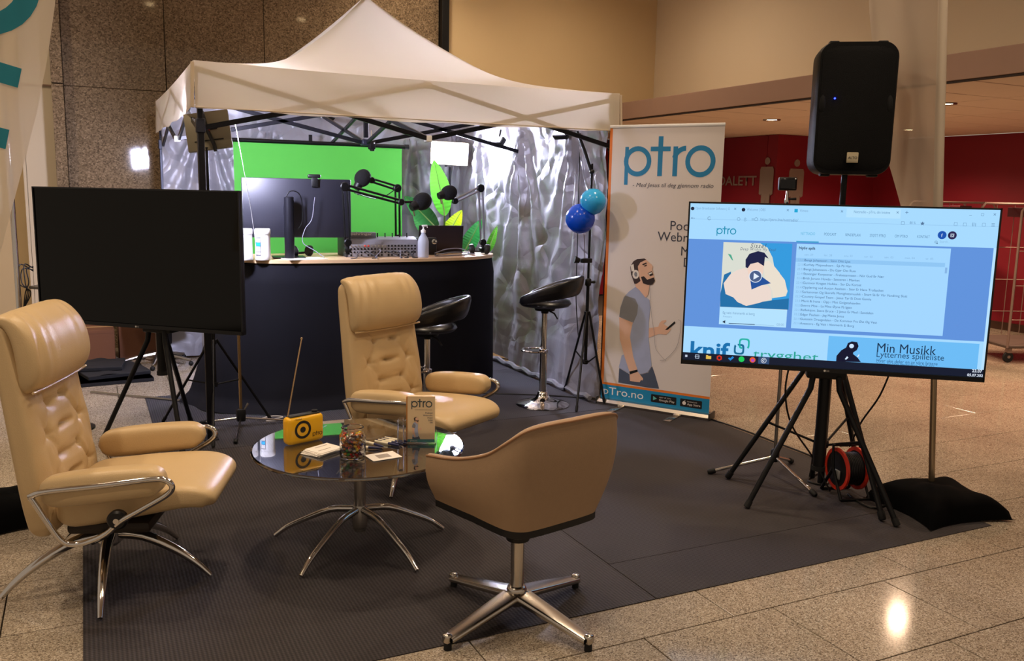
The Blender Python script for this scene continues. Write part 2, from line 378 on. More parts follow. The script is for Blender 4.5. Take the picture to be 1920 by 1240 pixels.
# ================================================================== SEATS AND COFFEE TABLE
def star_leg(mb, ang, R=.41, z0=.2, r0=.021, r1=.009):
    c, s = math.cos(ang), math.sin(ang)
    pts = smoothpath([Vector((q*c, q*s, z)) for q, z in ((.03, z0), (.14, z0-.012), (.26, z0-.065), (.35, z0*.36), (R, .011))], 12)
    return mb.tube(pts, [r0+(r1-r0)*(i/12)**1.3 for i in range(13)], 10)
BTN = []
for row, z in enumerate((.81, .725, .64, .555, .475)):
    for y in ((-.17, -.005, .165) if row % 2 == 0 else (-.09, .085)): BTN.append((y+.012*math.sin(7*z*(y+2)), z))
def tuft_disp(t, yn, side, s):
    if side < 0: return 0
    z = .27+.85*t; y = yn*.28; d = 0.0
    if z > .9: return 0
    for by, bz in BTN:
        r2 = (y-by)**2+(z-bz)**2; d -= .015*math.exp(-r2/.00025)+.004*math.exp(-r2/.003)+.006*math.exp(-r2/.0028)*max(0, math.cos(5*math.atan2(z-bz, y-by)+bz*40))
    for i, (ay, az) in enumerate(BTN):
        for by, bz in BTN[i+1:]:
            if abs(az-bz) < .10 and .05 < abs(ay-by) < .15 and abs(az-bz) > .05:
                ux, uz = by-ay, bz-az; L2 = ux*ux+uz*uz; q = max(0, min(1, ((y-ay)*ux+(z-az)*uz)/L2))
                e2 = (y-ay-q*ux)**2+(z-az-q*uz)**2; d -= .008*math.exp(-e2/.00007)
    d += .005*noise.noise(Vector((y*13, z*13, 3)))+.006*abs(noise.noise(Vector((y*9+z*7, z*6-y*5, 7))))
    return d*min(1, s*1.5)
def head_disp(t, yn, side, s):
    if side < 0: return 0
    fade = math.exp(-((t-.55)/.28)**2)
    return (.008*math.sin(yn*26+2*math.sin(t*5))*max(0, .5+noise.noise(Vector((yn*3, t*2, 1)))) + .004*noise.noise(Vector((yn*9, t*3, 5))))*fade*min(1, s*1.6)*(1 if yn < .45 else .35)
def make_recliner(label, loc, face, leg0):
    t = thing('recliner_chair', label, 'chair', loc, face, 'tan leather recliners')
    # backrest, headrest, seat, arms
    pillow([(-.165, .27), (-.18, .42), (-.205, .62), (-.238, .84), (-.266, 1.0), (-.282, 1.115)], [.265, .288, .288, .278, .268, .260], [.055, .06, .06, .055, .05, .04], .42, 160, 150, disp=tuft_disp).build('backrest', LEATHER, t, 70)
    h = pillow([(-.20, .845), (-.175, .915), (-.178, .99), (-.198, 1.06), (-.238, 1.112), (-.29, 1.128)], [.266, .276, .278, .274, .268, .262], [.035, .06, .062, .055, .04, .022], .55, 90, 60, disp=head_disp).build('headrest', LEATHER, t, 70)
    seam = [Vector((-.158, y*.27, .852-.006*(1-y*y))) for y in [i/14-1 for i in range(29)]]
    MB().tube(seam, .005, 6).build('piping', LEATHER, h)
    pillow([(-.14, .365), (.02, .385), (.20, .41), (.36, .425), (.44, .41), (.475, .385)], [.25, .262, .265, .262, .245, .22], [.085, .085, .075, .06, .05, .035], .5, 60, 40,
           disp=lambda q, y, sd, s: (.010*(1-y*y)*math.sin(PI*q) if sd < 0 else 0)).build('seat', LEATHER, t, 70)
    MB().rbox((.06, 0, .285), (.32, .4, .05), .02, 2).build('seat_pan', M('dark_seat_pan', '#2a2119', .6), t)
    for s in (-1, 1):
        a = pillow([(-.135, .480), (-.02, .495), (.14, .512), (.27, .522), (.325, .518)], [.04, .052, .054, .052, .042], [.055, .064, .064, .058, .042], .62, 36, 30, y0=s*.318).build('armrest', LEATHER, t, 70)
        y = s*.372
        loop = smoothpath([Vector(p) for p in ((-.15, y, .485), (-.09, y, .503), (.1, y, .522), (.28, y, .543), (.335, y, .54), (.358, y*.985, .512), (.335, y*.97, .478), (.24, y*.95, .42), (.16, y*.93, .372), (.1, y*.9, .318), (.03, y*.9, .287), (-.03, y*.92, .284), (-.065, y*.94, .31), (-.10, y*.97, .38), (-.135, y*.99, .455), (-.15, y, .485))], 90)
        MB().tube(loop[:-1], .0115, 10, closed=True).build('arm_frame', CHROME, t)
        kn = MB().lathe([(.001, -.018), (.034, -.018), (.038, -.01), (.038, .01), (.03, .018), (.001, .018)], 24, Matrix.Translation((.145, s*.335, .375)) @ Matrix.Rotation(PI/2, 4, 'X')).build('adjust_knob', BLACKP, t)
        MB().lathe([(.001, -.003), (.011, -.003), (.011, .003), (.001, .003)], 12, Matrix.Translation((.145, s*.355, .375)) @ Matrix.Rotation(PI/2, 4, 'X')).build('knob_insert', CHROME, kn)
        MB().tube([(.05, s*.335, .288), (.05, s*.2, .262), (.0, 0, .25)], [.012, .016, .022], 8).build('cross_arm', BLACKM, t)
    MB().lathe([(.028, .14), (.05, .16), (.05, .21), (.03, .225), (.03, .27)], 20).build('column', CHROME, t)
    for k in range(5):
        MB2 = MB(); star_leg(MB2, math.radians(leg0+72*k)-face, .413, .195, .026, .010); MB2.build('leg', CHROME, t)
    return t
make_recliner('tan leather high-back recliner at the left edge, side-on to the camera', (.033, 3.875, .004), math.radians(-19.5), -97.5)
make_recliner('tan leather high-back recliner behind the glass table, facing the camera', (1.625, 4.66, .004), math.radians(-60), -123)

# ---- tub chair on four-star foot, seen from behind
def make_tub(loc, face):
    t = thing('tub_chair', 'taupe upholstered tub armchair on a four-legged swivel foot, back to camera', 'chair', loc, face)
    HP = smoothpath([Vector(p) for p in ((-.302, 0, .85), (-.30, .13, .85), (-.287, .215, .838), (-.235, .26, .79), (-.145, .273, .732), (0, .275, .682), (.12, .268, .654), (.2, .262, .640), (.25, .257, .630))], 60)
    def at(s):
        q = abs(s)*60; k = min(59, int(q)); p = HP[k].lerp(HP[k+1], q-k); return p.x, math.copysign(p.y, s) if s else 0, p.z
    def outer(s, v, off=0):
        x, y, z0 = at(s); z1 = .463-.02*max(0, x)/.26; z = z0+(z1-z0)*v
        ky = 1+.035*math.sin(PI*min(1, v*1.1))-.20*v**2.0
        kx = 1-.17*v**1.8+.03*math.sin(PI*v) if x < 0 else 1+.05*v**4
        return (x*kx, y*ky, z)
    sh = MB(); nu, nv = 72, 14
    sh.grid(lambda i, j: outer(2*i-1, j), nu, nv)
    def inner(i, j):
        s = 2*i-1; x, y, z = outer(s, j*.85); l = math.hypot(x+.0, y) or 1
        return (x-(.038*x/l if x < 0 else 0), y*(1-.12), z-.002)
    sh.grid(inner, nu, nv)
    def lip(i, j): a = Vector(outer(2*i-1, 0)); b = Vector(inner(i, 0)); m = a.lerp(b, j); m.z += .012*math.sin(PI*j); return m
    sh.grid(lip, nu, 5)
    for e in (0, 1):
        sh.grid(lambda i, j, e=e: Vector(outer(2*e-1, i)).lerp(Vector(inner(e, i)), j)+Vector((.014*math.sin(PI*j), 0, 0)), nv, 4)
    shell = sh.build('shell', TUB, t, 60)
    MB().tube([Vector(outer(2*i/72-1, 0))+Vector((0, 0, .004)) for i in range(73)], .0045, 6).build('piping', M('taupe_piping', '#8d6746', .55), shell)
    # seat cushion and dark under-shell
    pillow([(-.2, .475), (-.08, .472), (.1, .478), (.23, .485), (.275, .48)], [.16, .20, .205, .205, .19], [.03, .04, .04, .035, .025], .5, 40, 24).build('seat', TUB, t, 70)
    us = MB(); edge = [Vector(outer(2*k/72-1, 1)) for k in range(73)]; fr0, fr1 = edge[-1], edge[0]
    edge += [fr0.lerp(fr1, k/12)+Vector((.015*math.sin(PI*k/12), 0, 0)) for k in range(1, 12)]
    prof = ((1.0, 0), (1.0, -.026), (.93, -.034), (.6, -.075), (.25, -.10), (.08, -.105)); ne = len(edge)
    for kk, dz in prof: us.v += [(e.x*kk, e.y*kk, e.z*(kk if kk < .9 else 1)+(.463*(1-kk) if kk < .9 else 0)+dz) for e in edge]
    us.f += [(i*ne+j, i*ne+(j+1) % ne, (i+1)*ne+(j+1) % ne, (i+1)*ne+j) for i in range(len(prof)-1) for j in range(ne)] + [tuple((len(prof)-1)*ne+j for j in range(ne)), tuple(range(ne))]
    us.build('under_shell', BLACKP, t, 50)
    MB().lathe([(.045, .318), (.05, .34), (.05, .352), (.001, .356)], 20).build('mount_plate', BLACKP, t)
    MB().lathe([(.026, .125), (.026, .32)], 20).build('column', ALU, t)
    MB().lathe([(.001, .045), (.026, .05), (.034, .09), (.040, .115), (.034, .128), (.026, .132)], 20).build('hub', ALU, t)
    for k in range(4):
        a = math.radians(20.5+90*k)-face; R = Matrix.Rotation(a, 4, 'Z')
        def leg(i, j):
            q = i; r = .02+.34*q; zt = .112-.062*q; w = .052-.020*q; h = .032-.012*q; an = 2*PI*j
            cy = math.copysign(abs(math.cos(an))**.35, math.cos(an)); cz = math.copysign(abs(math.sin(an))**.35, math.sin(an))
            return R @ Vector((r, w*cy*.85, zt-h/2+h/2*cz))
        l = MB(); l.grid(leg, 8, 16); e = R @ Vector((.36, 0, 0))
        l.rbox(R @ Vector((.362, 0, .044)), (.03, .032, .036), .008, 2, R.to_3x3())
        lo = l.build('leg', ALU, t, 50)
        MB().cyl((e.x, e.y, 0), (e.x, e.y, .028), .015, .014, 14).build('glide', RUBBER, lo)
    return t
make_tub((1.443, 2.879, .0), math.radians(103))

# ---- coffee table
GLASS = M('smoked_table_glass', '#c4c9cc', .01, var=0, trans=1, ior=1.52, spec=.9)
_nt = GLASS.node_tree; _g = _nt.nodes.new('ShaderNodeBsdfGlossy'); _g.inputs['Roughness'].default_value = .01; _g.inputs['Color'].default_value = (.9, .9, .9, 1)
_m = _nt.nodes.new('ShaderNodeMixShader'); _m.inputs[0].default_value = .22   # thin mirror tint of the smoked glass
_nt.links.new(_nt.nodes['Principled BSDF'].outputs[0], _m.inputs[1]); _nt.links.new(_g.outputs[0], _m.inputs[2]); _nt.links.new(_m.outputs[0], _nt.nodes['Material Output'].inputs[0])
tb = thing('coffee_table', 'round glass coffee table on a chrome five-legged foot', 'table', (1.08, 3.79, .004))
MB().lathe([(.001, .465), (.470, .465), (.477, .468), (.479, .4725), (.477, .477), (.470, .48), (.001, .48)], 96).build('table_top', GLASS, tb, 10)
MB().lathe([(.027, .07), (.027, .455)], 24).build('column', STEEL, tb)
MB().lathe([(.10, .458), (.11, .4635), (.027, .4635)], 24).build('mount_plate', STEEL, tb)
MB().lathe([(.027, .085), (.033, .09), (.033, .185), (.03, .195)], 20).build('hub', STEEL, tb)
for k in range(5):
    q = MB(); star_leg(q, math.radians(1.5+72*k), .416, .175, .017, .010); q.build('leg', CHROME, tb)
TZ = .486  # table surface
# yellow radio
YEL = M('yellow_lacquer', '#e8ae10', .3, var=.03, coat=.3); INK = M('black_print', '#141210', .5, var=0)
a, b = Vector((.775, 3.865, TZ)), Vector((.955, 3.925, TZ)); d = b-a
rd = thing('table_radio', 'yellow portable radio with one round speaker and a raised aerial on the glass table', 'radio', ((a+b)/2), math.atan2(d.y, d.x))
W = .19
MB().rbox((0, .03, .065), (W, .06, .13), .022, 4).build('case', YEL, rd)
MB().rbox((0, .03, .131), (W*.82, .04, .006), .003, 2).build('control_strip', M('dark_grey_panel', '#2b2a28', .4), rd)
MB().lathe([(.014, .13), (.014, .142), (.001, .143)], 16, Matrix.Translation((.06, .03, 0))).build('dial', BLACKP, rd)
MB().ring((-.02, .068), .042, .030, -.001).disc((-.02, .068), .014, -.001).build('speaker_print', INK, rd, smooth=0)
logo(MB(), .03, .03, .05, -.001).build('logo_print', INK, rd, smooth=0)
text('brand_print', 'radio', INK, rd, -.06, .115, width=.035, y=-.001)
MB().tube([(-.075, .035, .13), (-.055, .04, .21), (.012, .052, .475)], [.0045, .004, .003], 8).sphere((.012, .052, .477), .006).build('aerial', M('brass_chrome', '#c9b08c', .2, 1), rd)
# candy jar
JG = M('clear_glass', '#ffffff', .02, var=0, trans=1, ior=1.45)
jx, jy = 1.0, 3.615
jar = thing('candy_jar', 'clear glass jar full of wrapped sweets on the coffee table', 'jar', (jx, jy, TZ))
MB().lathe([(.001, .0), (.050, .0), (.056, .008), (.056, .095), (.050, .108), (.046, .114), (.046, .13), (.049, .134), (.046, .137), (.043, .132), (.043, .114), (.047, .107), (.053, .095), (.053, .01), (.048, .006), (.001, .006)], 40, cap=False).build('glass_body', JG, jar, 60)
cand_cols = {'red': '#a51d18', 'gold': '#c98a1c', 'green': '#2c8a2a', 'brown': '#5a2c14', 'orange': '#d2641a', 'silver': '#b9b1a4', 'yellow': '#dcc02c', 'purple': '#4a2350'}
cmesh = {}
for cn, ch in cand_cols.items():
    m = M('foil_' + cn, ch, .22, .55, var=.25, scale=60); b = MB()
    b.sphere((0, 0, 0), (.0105, .0085, .008), 10, 6)
    for sg in (-1, 1): b.grid(lambda i, j, sg=sg: (sg*(.009+.010*i), (j-.5)*(.004+.013*i), .0035*math.sin(j*14)*i), 2, 6)
    me = bpy.data.meshes.new('candy_wrap'); me.from_pydata(b.v, [], b.f); me.shade_smooth(); me.materials.append(m); cmesh[cn] = me
rc = random.Random(11); names = list(cand_cols)
for i in range(110):
    cn = rc.choice(names); a = rc.uniform(0, 2*PI); lvl = i/110
    r = .037*math.sqrt(rc.random()); z = .018+.086*lvl
    if i % 3: r = rc.uniform(.028, .038)
    o = bpy.data.objects.new('candy', cmesh[cn]); COL.objects.link(o)
    o.location = (jx+r*math.cos(a), jy+r*math.sin(a), TZ+z); o.rotation_euler = (rc.uniform(-.7, .7), rc.uniform(-.7, .7), rc.uniform(0, 6))
    tag(o, cn + ' foil-wrapped sweet inside the glass jar', 'candy', 'sweets in the glass jar: ' + cn)
# paper: stack of cards and a loose card
for i in range(6):
    o = MB().box((0, 0, 0), (.13, .105, .0022)).build('note_card', PAPER, smooth=0); o.location = (.885+.004*i, 3.735+rc.uniform(-.006, .006), TZ+.0014+.0026*i); o.rotation_euler = (0, 0, .45+rc.uniform(-.22, .22))
    if i == 5:
        o.rotation_euler = (0, 0, .5)
        for kx in range(2): MB().box((.01-.02*kx, .03-.045*kx, .0013), (.07, .006, .0004)).build('print_line', M('pale_print', '#9c928a', .6), o, smooth=0)
    tag(o, 'topmost printed white card of the stack beside the yellow radio' if i == 5 else 'white card in the stack beside the yellow radio', 'card', 'cards stacked by the radio')
lc = MB().box((0, 0, 0), (.135, .1, .0015)).build('note_card', PAPER, smooth=0); lc.location = (1.125, 3.575, TZ+.001); lc.rotation_euler = (0, 0, .12)
tag(lc, 'single white card lying flat in front of the candy jar', 'card')
MB().box((0, .0, .001), (.06, .05, .0004)).build('print_block', MATS['pale_print'], lc, smooth=0)
# pens
PENW = M('ivory_pen_plastic', '#e5dcc4', .3, var=.02); PENB = M('navy_pen_grip', '#1a1f4a', .35, var=.05)
for i, (x, y, r, w) in enumerate(((1.09, 3.715, -.55, 'single pen nearest the candy jar'), (1.135, 3.76, -1.15, 'pen lying crosswise behind the nearest pen'), (1.195, 3.745, -.95, 'first pen of the row of four beside the leaflet holder'), (1.215, 3.757, -.95, 'second pen of the row of four beside the leaflet holder'), (1.235, 3.767, -.95, 'third pen of the row of four beside the leaflet holder'), (1.255, 3.783, -.95, 'fourth pen of the row, tucked against the leaflet holder'))):
    t = thing('ballpoint_pen', 'ivory and navy ' + w, 'pen', (x, y, TZ+.006), r, 'pens on the glass table')
    MB().tube([(-.068, 0, 0), (-.064, 0, 0), (.01, 0, 0)], [.003, .0055, .006], 10).build('barrel', PENW, t)
    MB().tube([(.01, 0, 0), (.055, 0, 0), (.072, 0, 0)], [.0062, .0055, .0015], 10).build('grip', PENB, t)
    MB().box((-.045, 0, .007), (.035, .003, .002)).build('clip', PENB, t, smooth=0)
# leaflet holder with leaflet
hx, hy = 1.345, 3.70; hrot = math.radians(-23)
ACR = M('clear_acrylic', '#ffffff', .03, var=0, trans=1, ior=1.3)
hd = thing('leaflet_holder', 'clear acrylic leaflet holder standing on the coffee table', 'holder', (hx, hy, TZ), hrot)
MB().box((-.012, .032, .1), (.165, .003, .2)).build('back_plate', ACR, hd, smooth=0)
MB().box((0, .0, .028), (.14, .003, .056)).box((-.07, .016, .028), (.003, .032, .056)).box((.07, .016, .028), (.003, .032, .056)).box((0, .016, .0015), (.14, .035, .003)).build('front_tray', ACR, hd, smooth=0)
MB().rbox((-.092, -.01, .06), (.028, .05, .12), .003, 1).build('side_pocket', ACR, hd)
lf = thing('leaflet', 'printed cream leaflet stack with the blue-grey wordmark inside the acrylic holder', 'leaflet', (hx, hy, TZ+.005), hrot)
CARD = M('cream_card', '#dcc29a', .55, var=.02); TEALINK = M('slate_print', '#3d4a4e', .6, var=0); SKINP = M('print_skin', '#e0b498', .6, var=.1); GREYP = M('print_grey_blue', '#8d93a4', .6, var=.1); JEANP = M('print_jeans', '#4a5468', .6, var=.2); HAIRP = M('print_hair', '#3c2b27', .6, var=.2); BEARDP = M('print_beard', '#2a1d1c', .6, var=.1); TEALB = M('print_blue_band', '#2f7a80', .5, var=0)
MB().box((0, .016, .108), (.125, .022, .216)).build('sheets', CARD, lf, smooth=0)
MB().box((-.066, .02, .108), (.006, .02, .21)).build('fold', M('orange_card_edge', '#b47c3e', .6), lf, smooth=0)
logo(MB(), -.045, .165, .095, .0042).build('logo_print', TEALINK, lf, smooth=0)
MB().rect((-.03, .1525), (.05, .1535), .0042).build('rule_print', TEALINK, lf, smooth=0)
for i, s in enumerate(('Podcast', 'Webradio', 'Mobil', 'DAB', 'FM')): text('line_print', s, MATS['print_jeans'], lf, .052, .135-.0115*i, height=.0075, y=.0042, align='RIGHT')
MB().rect((-.0625, .0), (.0625, .014), .0042).build('band_print', TEALB, lf, smooth=0); text('address_print', 'pTro.no', PAPER, lf, -.05, .004, height=.007, y=.0036)
small_man = []
# ---- bar stools
def make_stool(label, loc, back, foot, drop=0):
    t = thing('bar_stool', label, 'stool', loc, back, 'black moon-shaped bar stools')
    BL = M('black_leatherette', '#0b0b10', .33, var=.15, scale=10, spec=.6)
    MB().lathe([(.001, .765), (.10, .765), (.18, .778), (.202, .80), (.19, .822), (.12, .832), (.001, .834)], 40).build('seat', BL, t, 60, loc=(0, 0, -drop))
    def band(i, j):
        th = (i*2-1)*math.radians(138); w = math.cos(th/2)**1.0; w = max(0, (math.cos(th)+.74)/1.74); an = 2*PI*j
        zc = .822+.122*w**.9; hh = .03+.046*w; tk = .020+.006*w; R = .222+.038*w
        e = .8; cz = math.copysign(abs(math.sin(an))**e, math.sin(an)); cr = math.copysign(abs(math.cos(an))**e, math.cos(an))
        end = math.sqrt(max(0.0, 1-((abs(i*2-1)-.9)/.1)**2)) if abs(i*2-1) > .9 else 1
        r = R+tk*cr*end+.25*hh*cz*w; return (r*math.cos(th), r*math.sin(th), zc+hh*cz*end)
    MB().grid(band, 64, 20).build('backrest', BL, t, 70, loc=(0, 0, -drop))
    MB().lathe([(.075, .742), (.085, .765), (.03, .735), (.028, .72)][::-1], 20).build('mount_plate', BLACKM, t, loc=(0, 0, -drop))
    MB().lathe([(.021, .42), (.021, .755)], 20).build('upper_column', CHROME, t, loc=(0, 0, -drop))
    MB().lathe([(.029, .05), (.029, .42), (.0215, .425)], 20).build('column', CHROME, t)
    MB().lathe([(.001, .0), (.205, .0), (.208, .006), (.19, .016), (.12, .032), (.06, .058), (.043, .085), (.040, .105), (.03, .11)], 48).build('foot', CHROME, t, 60)
    fa = foot-back; cx, cy = .075*math.cos(fa), .075*math.sin(fa)
    MB().tube([(cx+.095*math.cos(2*PI*k/28), cy+.095*math.sin(2*PI*k/28), .43) for k in range(28)], .008, 8, closed=True).build('footrest', CHROME, t)
    MB().lathe([(.032, .41), (.034, .42), (.034, .44), (.022, .445)], 20).build('collar', CHROME, t)
    MB().tube([(.02, -.03, .752), (.09, -.1, .735), (.12, -.13, .70)], .006, 8).build('lever', BLACKP, t, loc=(0, 0, -drop))
    return t
make_stool('black bar stool on a chrome foot beside the silver tent wall', (3.145, 5.9, .004), math.radians(-38), math.radians(155))
make_stool('black bar stool half hidden behind the facing recliner', (2.04, 5.5, .004), math.radians(-30), math.radians(150), .075)

# ================================================================== TELEVISIONS AND THEIR STANDS
TVB = M('tv_black_frame', '#08080a', .3, var=.1, spec=.6)
def make_tv(label, cx, cy, z, rotz, W=1.45, H=.838):
    t = thing('television', label, 'television', (cx, cy, z), rotz, 'wide televisions on tripods')
    MB().rbox((0, .022, H/2), (W, .03, H), .004, 2).rbox((0, .055, H*.36), (W*.8, .05, H*.62), .02, 2).build('housing', TVB, t)
    b = .0085
    MB().box((0, .002, H-b/2), (W, .012, b)).box((0, .002, .011), (W, .012, .022)).box((-W/2+b/2, .002, H/2), (b, .012, H)).box((W/2-b/2, .002, H/2), (b, .012, H)).build('bezel', TVB, t, smooth=0)
    return t
tvr = make_tv('lit wide television showing a web page, in front of the loudspeaker', 3.331, 3.2135, .771, math.radians(-38.84))
tvl = make_tv('switched-off black television behind the left recliner', .262, 5.735, .775, math.radians(-41.67))
MB().box((0, .004, .43), (1.433, .004, .808)).build('screen', M('dark_tv_glass', '#060604', .07, var=0, spec=.3), tvl, smooth=0)
LOGOW = M('tv_logo_print', '#cfcac4', .4, var=0)
for tv in (tvr, tvl):
    MB().disc((-.012, .0095), .0055, -.0052).build('badge_disc', LOGOW, tv, smooth=0); text('badge_print', 'LG', LOGOW, tv, -.003, .006, height=.008, y=-.0052)
# ---- the picture on the lit screen
Y0 = -.001
PALE = '#a9dbff'; scr = MB().box((0, .001, .43), (1.433, .003, .812)).build('screen', E('#a6daff', 1.0), tvr, smooth=0)
def R2(nm, p, q, col, lay=1, s=1.0):
    (x0, z0), (x1, z1) = p[0], q[0]
    return MB().rect((min(x0, x1), min(z0, z1)), (max(x0, x1), max(z0, z1)), Y0-.0006*lay).build(nm, E(col, s), scr, smooth=0)
def PX(nm, poly, col, lay=2, s=1.0): return MB().flat(poly, Y0-.0006*lay).build(nm, E(col, s), scr, smooth=0)
def TX(s, a, b, col, h, lay=3, **k):
    (x0, z0), (x1, z1) = a[0], b[0]
    return text('screen_text', s, E(col), scr, x0, (z0+z1)/2, width=x1-x0, height=h, y=Y0-.0006*lay, **k)
zh = .838-.012; xl, xr = -.7165, .7165
hz = sum(v for _, v in [(-0.712, 0.65), (0.702, 0.651)])/2; mz = sum(v for _, v in [(-0.71, 0.2), (0.708, 0.2)])/2; tz = sum(v for _, v in [(-0.71, 0.061), (0.711, 0.063)])/2
R2('page_background', [(xl, mz)], [(xr-.012, hz)], '#5f92dc', 1)
R2('toolbar_line', [(xl, (hz+zh)/2+.012)], [(xr, (hz+zh)/2+.014)], '#93c4ec', 1)
R2('advert_panel', [(-0.005, 0.188)], [(xr-.03, tz)], '#6cbcf6', 1)
R2('page_edge', [(xr-.012, tz)], [(xr, hz)], '#b9e2ff', 2)
R2('task_bar', [(xl, .024)], [(xr, tz)], '#101b33', 2, .8)
# tabs
TX('Open Broadcaster Software | O', [(-0.691, 0.799)], [(-0.521, 0.8)], '#7fa9cf', .013); TX('Welcome | OBS', [(-0.439, 0.799)], [(-0.349, 0.799)], '#7fa9cf', .013)
TX('Vimeo', [(-0.186, 0.799)], [(-0.146, 0.799)], '#7fa9cf', .013)
R2('active_tab', [(0.033, 0.778)], [(0.28, 0.822)], '#b4e2ff', 2); TX('Nettradio - pTro, din kristne', [(0.067, 0.8)], [(0.232, 0.799)], '#6a95bd', .013)
for p in ((-0.705, 0.803), (-0.455, 0.803)): MB().disc(p, .009, Y0-.0018).build('tab_icon', E('#14203a'), scr, smooth=0)
R2('tab_icon', [(-0.211, 0.796)], [(-0.195, 0.813)], '#18a7d8', 3)
for p in ((-0.496, 0.804), (-0.243, 0.804), (0.011, 0.804), (0.265, 0.805), (0.693, 0.806)):
    text('screen_text', '×', E('#5f86ad'), scr, p[0]-.005, p[1]-.007, width=.011, y=Y0-.0018)
p = (0.307, 0.805); text('screen_text', '+', E('#5f86ad'), scr, p[0]-.007, p[1]-.007, width=.014, y=Y0-.0018)
# address row
p = (-0.7, 0.755); MB().rect((p[0]-.009, p[1]-.0008), (p[0]+.009, p[1]+.0008), Y0-.0018).flat([(p[0]-.009, p[1]), (p[0]-.004, p[1]+.005), (p[0]-.004, p[1]-.005)], Y0-.0018).build('back_icon', E('#4f7197'), scr, smooth=0)
p = (-0.62, 0.756); MB().ring(p, .0085, .0068, Y0-.0018, 40, 340, 20).build('reload_icon', E('#3f6187'), scr, smooth=0)
p = (-0.476, 0.756); MB().ring(p, .0085, .0070, Y0-.0018, 0, 360, 6).build('shield_icon', E('#4f7197'), scr, smooth=0)
p = (-0.444, 0.754); MB().ring((p[0], p[1]-.003), .007, .0055, Y0-.0018, 0, 360, 4).ring((p[0], p[1]+.004), .005, .0036, Y0-.0018, 0, 180, 10).build('lock_icon', E('#4f7197'), scr, smooth=0)
p = (-0.391, 0.757); MB().ring(p, .0085, .0070, Y0-.0018).rect((p[0]-.022, p[1]+.002), (p[0]-.010, p[1]+.0035), Y0-.0018).rect((p[0]-.022, p[1]-.0035), (p[0]-.010, p[1]-.002), Y0-.0018).build('permission_icon', E('#4f7197'), scr, smooth=0)
TX('https://ptro.live/nettradio/', [(-0.37, 0.751)], [(-0.19, 0.751)], '#6a93bb', .014)
p = (0.293, 0.757); MB().ring(p, .0105, .0088, Y0-.0018, 45, 405, 4).build('reader_icon', E('#4f7197'), scr, smooth=0)
TX('80 %', [(0.324, 0.754)], [(0.35, 0.754)], '#6a93bb', .012)
p = (0.381, 0.757); MB().flat([(p[0]+(.0105 if k % 2 == 0 else .005)*math.sin(k*PI/5), p[1]+(.0105 if k % 2 == 0 else .005)*math.cos(k*PI/5)) for k in range(10)], Y0-.0018).disc(p, .0045, Y0-.0022).build('star_icon', E('#4f7197'), scr, smooth=0)
for p in ((0.528, 0.759), (0.568, 0.758), (0.651, 0.759)): MB().ring(p, .0105, .0088, Y0-.0018, 45, 405, 4).build('toolbar_icon', E('#5f86ad'), scr, smooth=0)
p = (0.61, 0.759); MB().rect((p[0]-.009, p[1]-.009), (p[0]-.007, p[1]+.009), Y0-.0018).rect((p[0]-.003, p[1]-.009), (p[0]-.001, p[1]+.009), Y0-.0018).rect((p[0]+.004, p[1]-.009), (p[0]+.006, p[1]+.007), Y0-.0018).build('library_icon', E('#5f86ad'), scr, smooth=0)
p = (0.692, 0.759); MB().rect((p[0]-.008, p[1]+.005), (p[0]+.006, p[1]+.007), Y0-.0018).rect((p[0]-.008, p[1]-.001), (p[0]+.006, p[1]+.001), Y0-.0018).rect((p[0]-.008, p[1]-.007), (p[0]+.006, p[1]-.005), Y0-.0018).build('menu_icon', E('#5f86ad'), scr, smooth=0)
p, q = (-0.58, 0.678), (-0.484, 0.679); logo(MB(), p[0], (p[1]+q[1])/2, q[0]-p[0], Y0-.0018).build('page_logo', E('#158fb4'), scr, smooth=0)
for s, a, b in (('NETTRADIO', [(-0.173, 0.686)], [(-0.106, 0.687)]), ('PODCAST', [(-0.063, 0.687)], [(-0.007, 0.687)]), ('SENDEPLAN', [(0.035, 0.686)], [(0.105, 0.687)]), ('STØTT PTRO', [(0.148, 0.686)], [(0.221, 0.687)]), ('OM PTRO', [(0.262, 0.687)], [(0.32, 0.687)]), ('KONTAKT', [(0.363, 0.688)], [(0.419, 0.688)])):
    TX(s, a, b, '#5fb4dc' if s[0] == 'N' else '#5b86ad', .0135)
R2('nav_underline', [(-0.192, 0.649)], [(-0.086, 0.656)], '#3f9fd0', 3)
p = (0.473, 0.705); MB().disc(p, .0195, Y0-.0018).build('social_button', E('#0b4fb0'), scr, smooth=0); text('screen_text', 'f', E('#dff0ff'), scr, p[0]-.004, p[1]-.009, height=.016, y=Y0-.0026)
p = (0.518, 0.705); MB().disc(p, .0195, Y0-.0018).build('social_button', E('#241f4e'), scr, smooth=0); MB().ring(p, .011, .0088, Y0-.0026, 45, 405, 4).ring(p, .005, .0035, Y0-.0026).build('button_glyph', E('#dff0ff'), scr, smooth=0)
p = (0.449, 0.671); MB().ring(p, .006, .0045, Y0-.0018).rect((p[0]+.003, p[1]-.009), (p[0]+.008, p[1]-.004), Y0-.0018).build('search_icon', E('#3c5d84'), scr, smooth=0); TX('Search...', [(0.465, 0.668)], [(0.509, 0.668)], '#8dbbe0', .012)
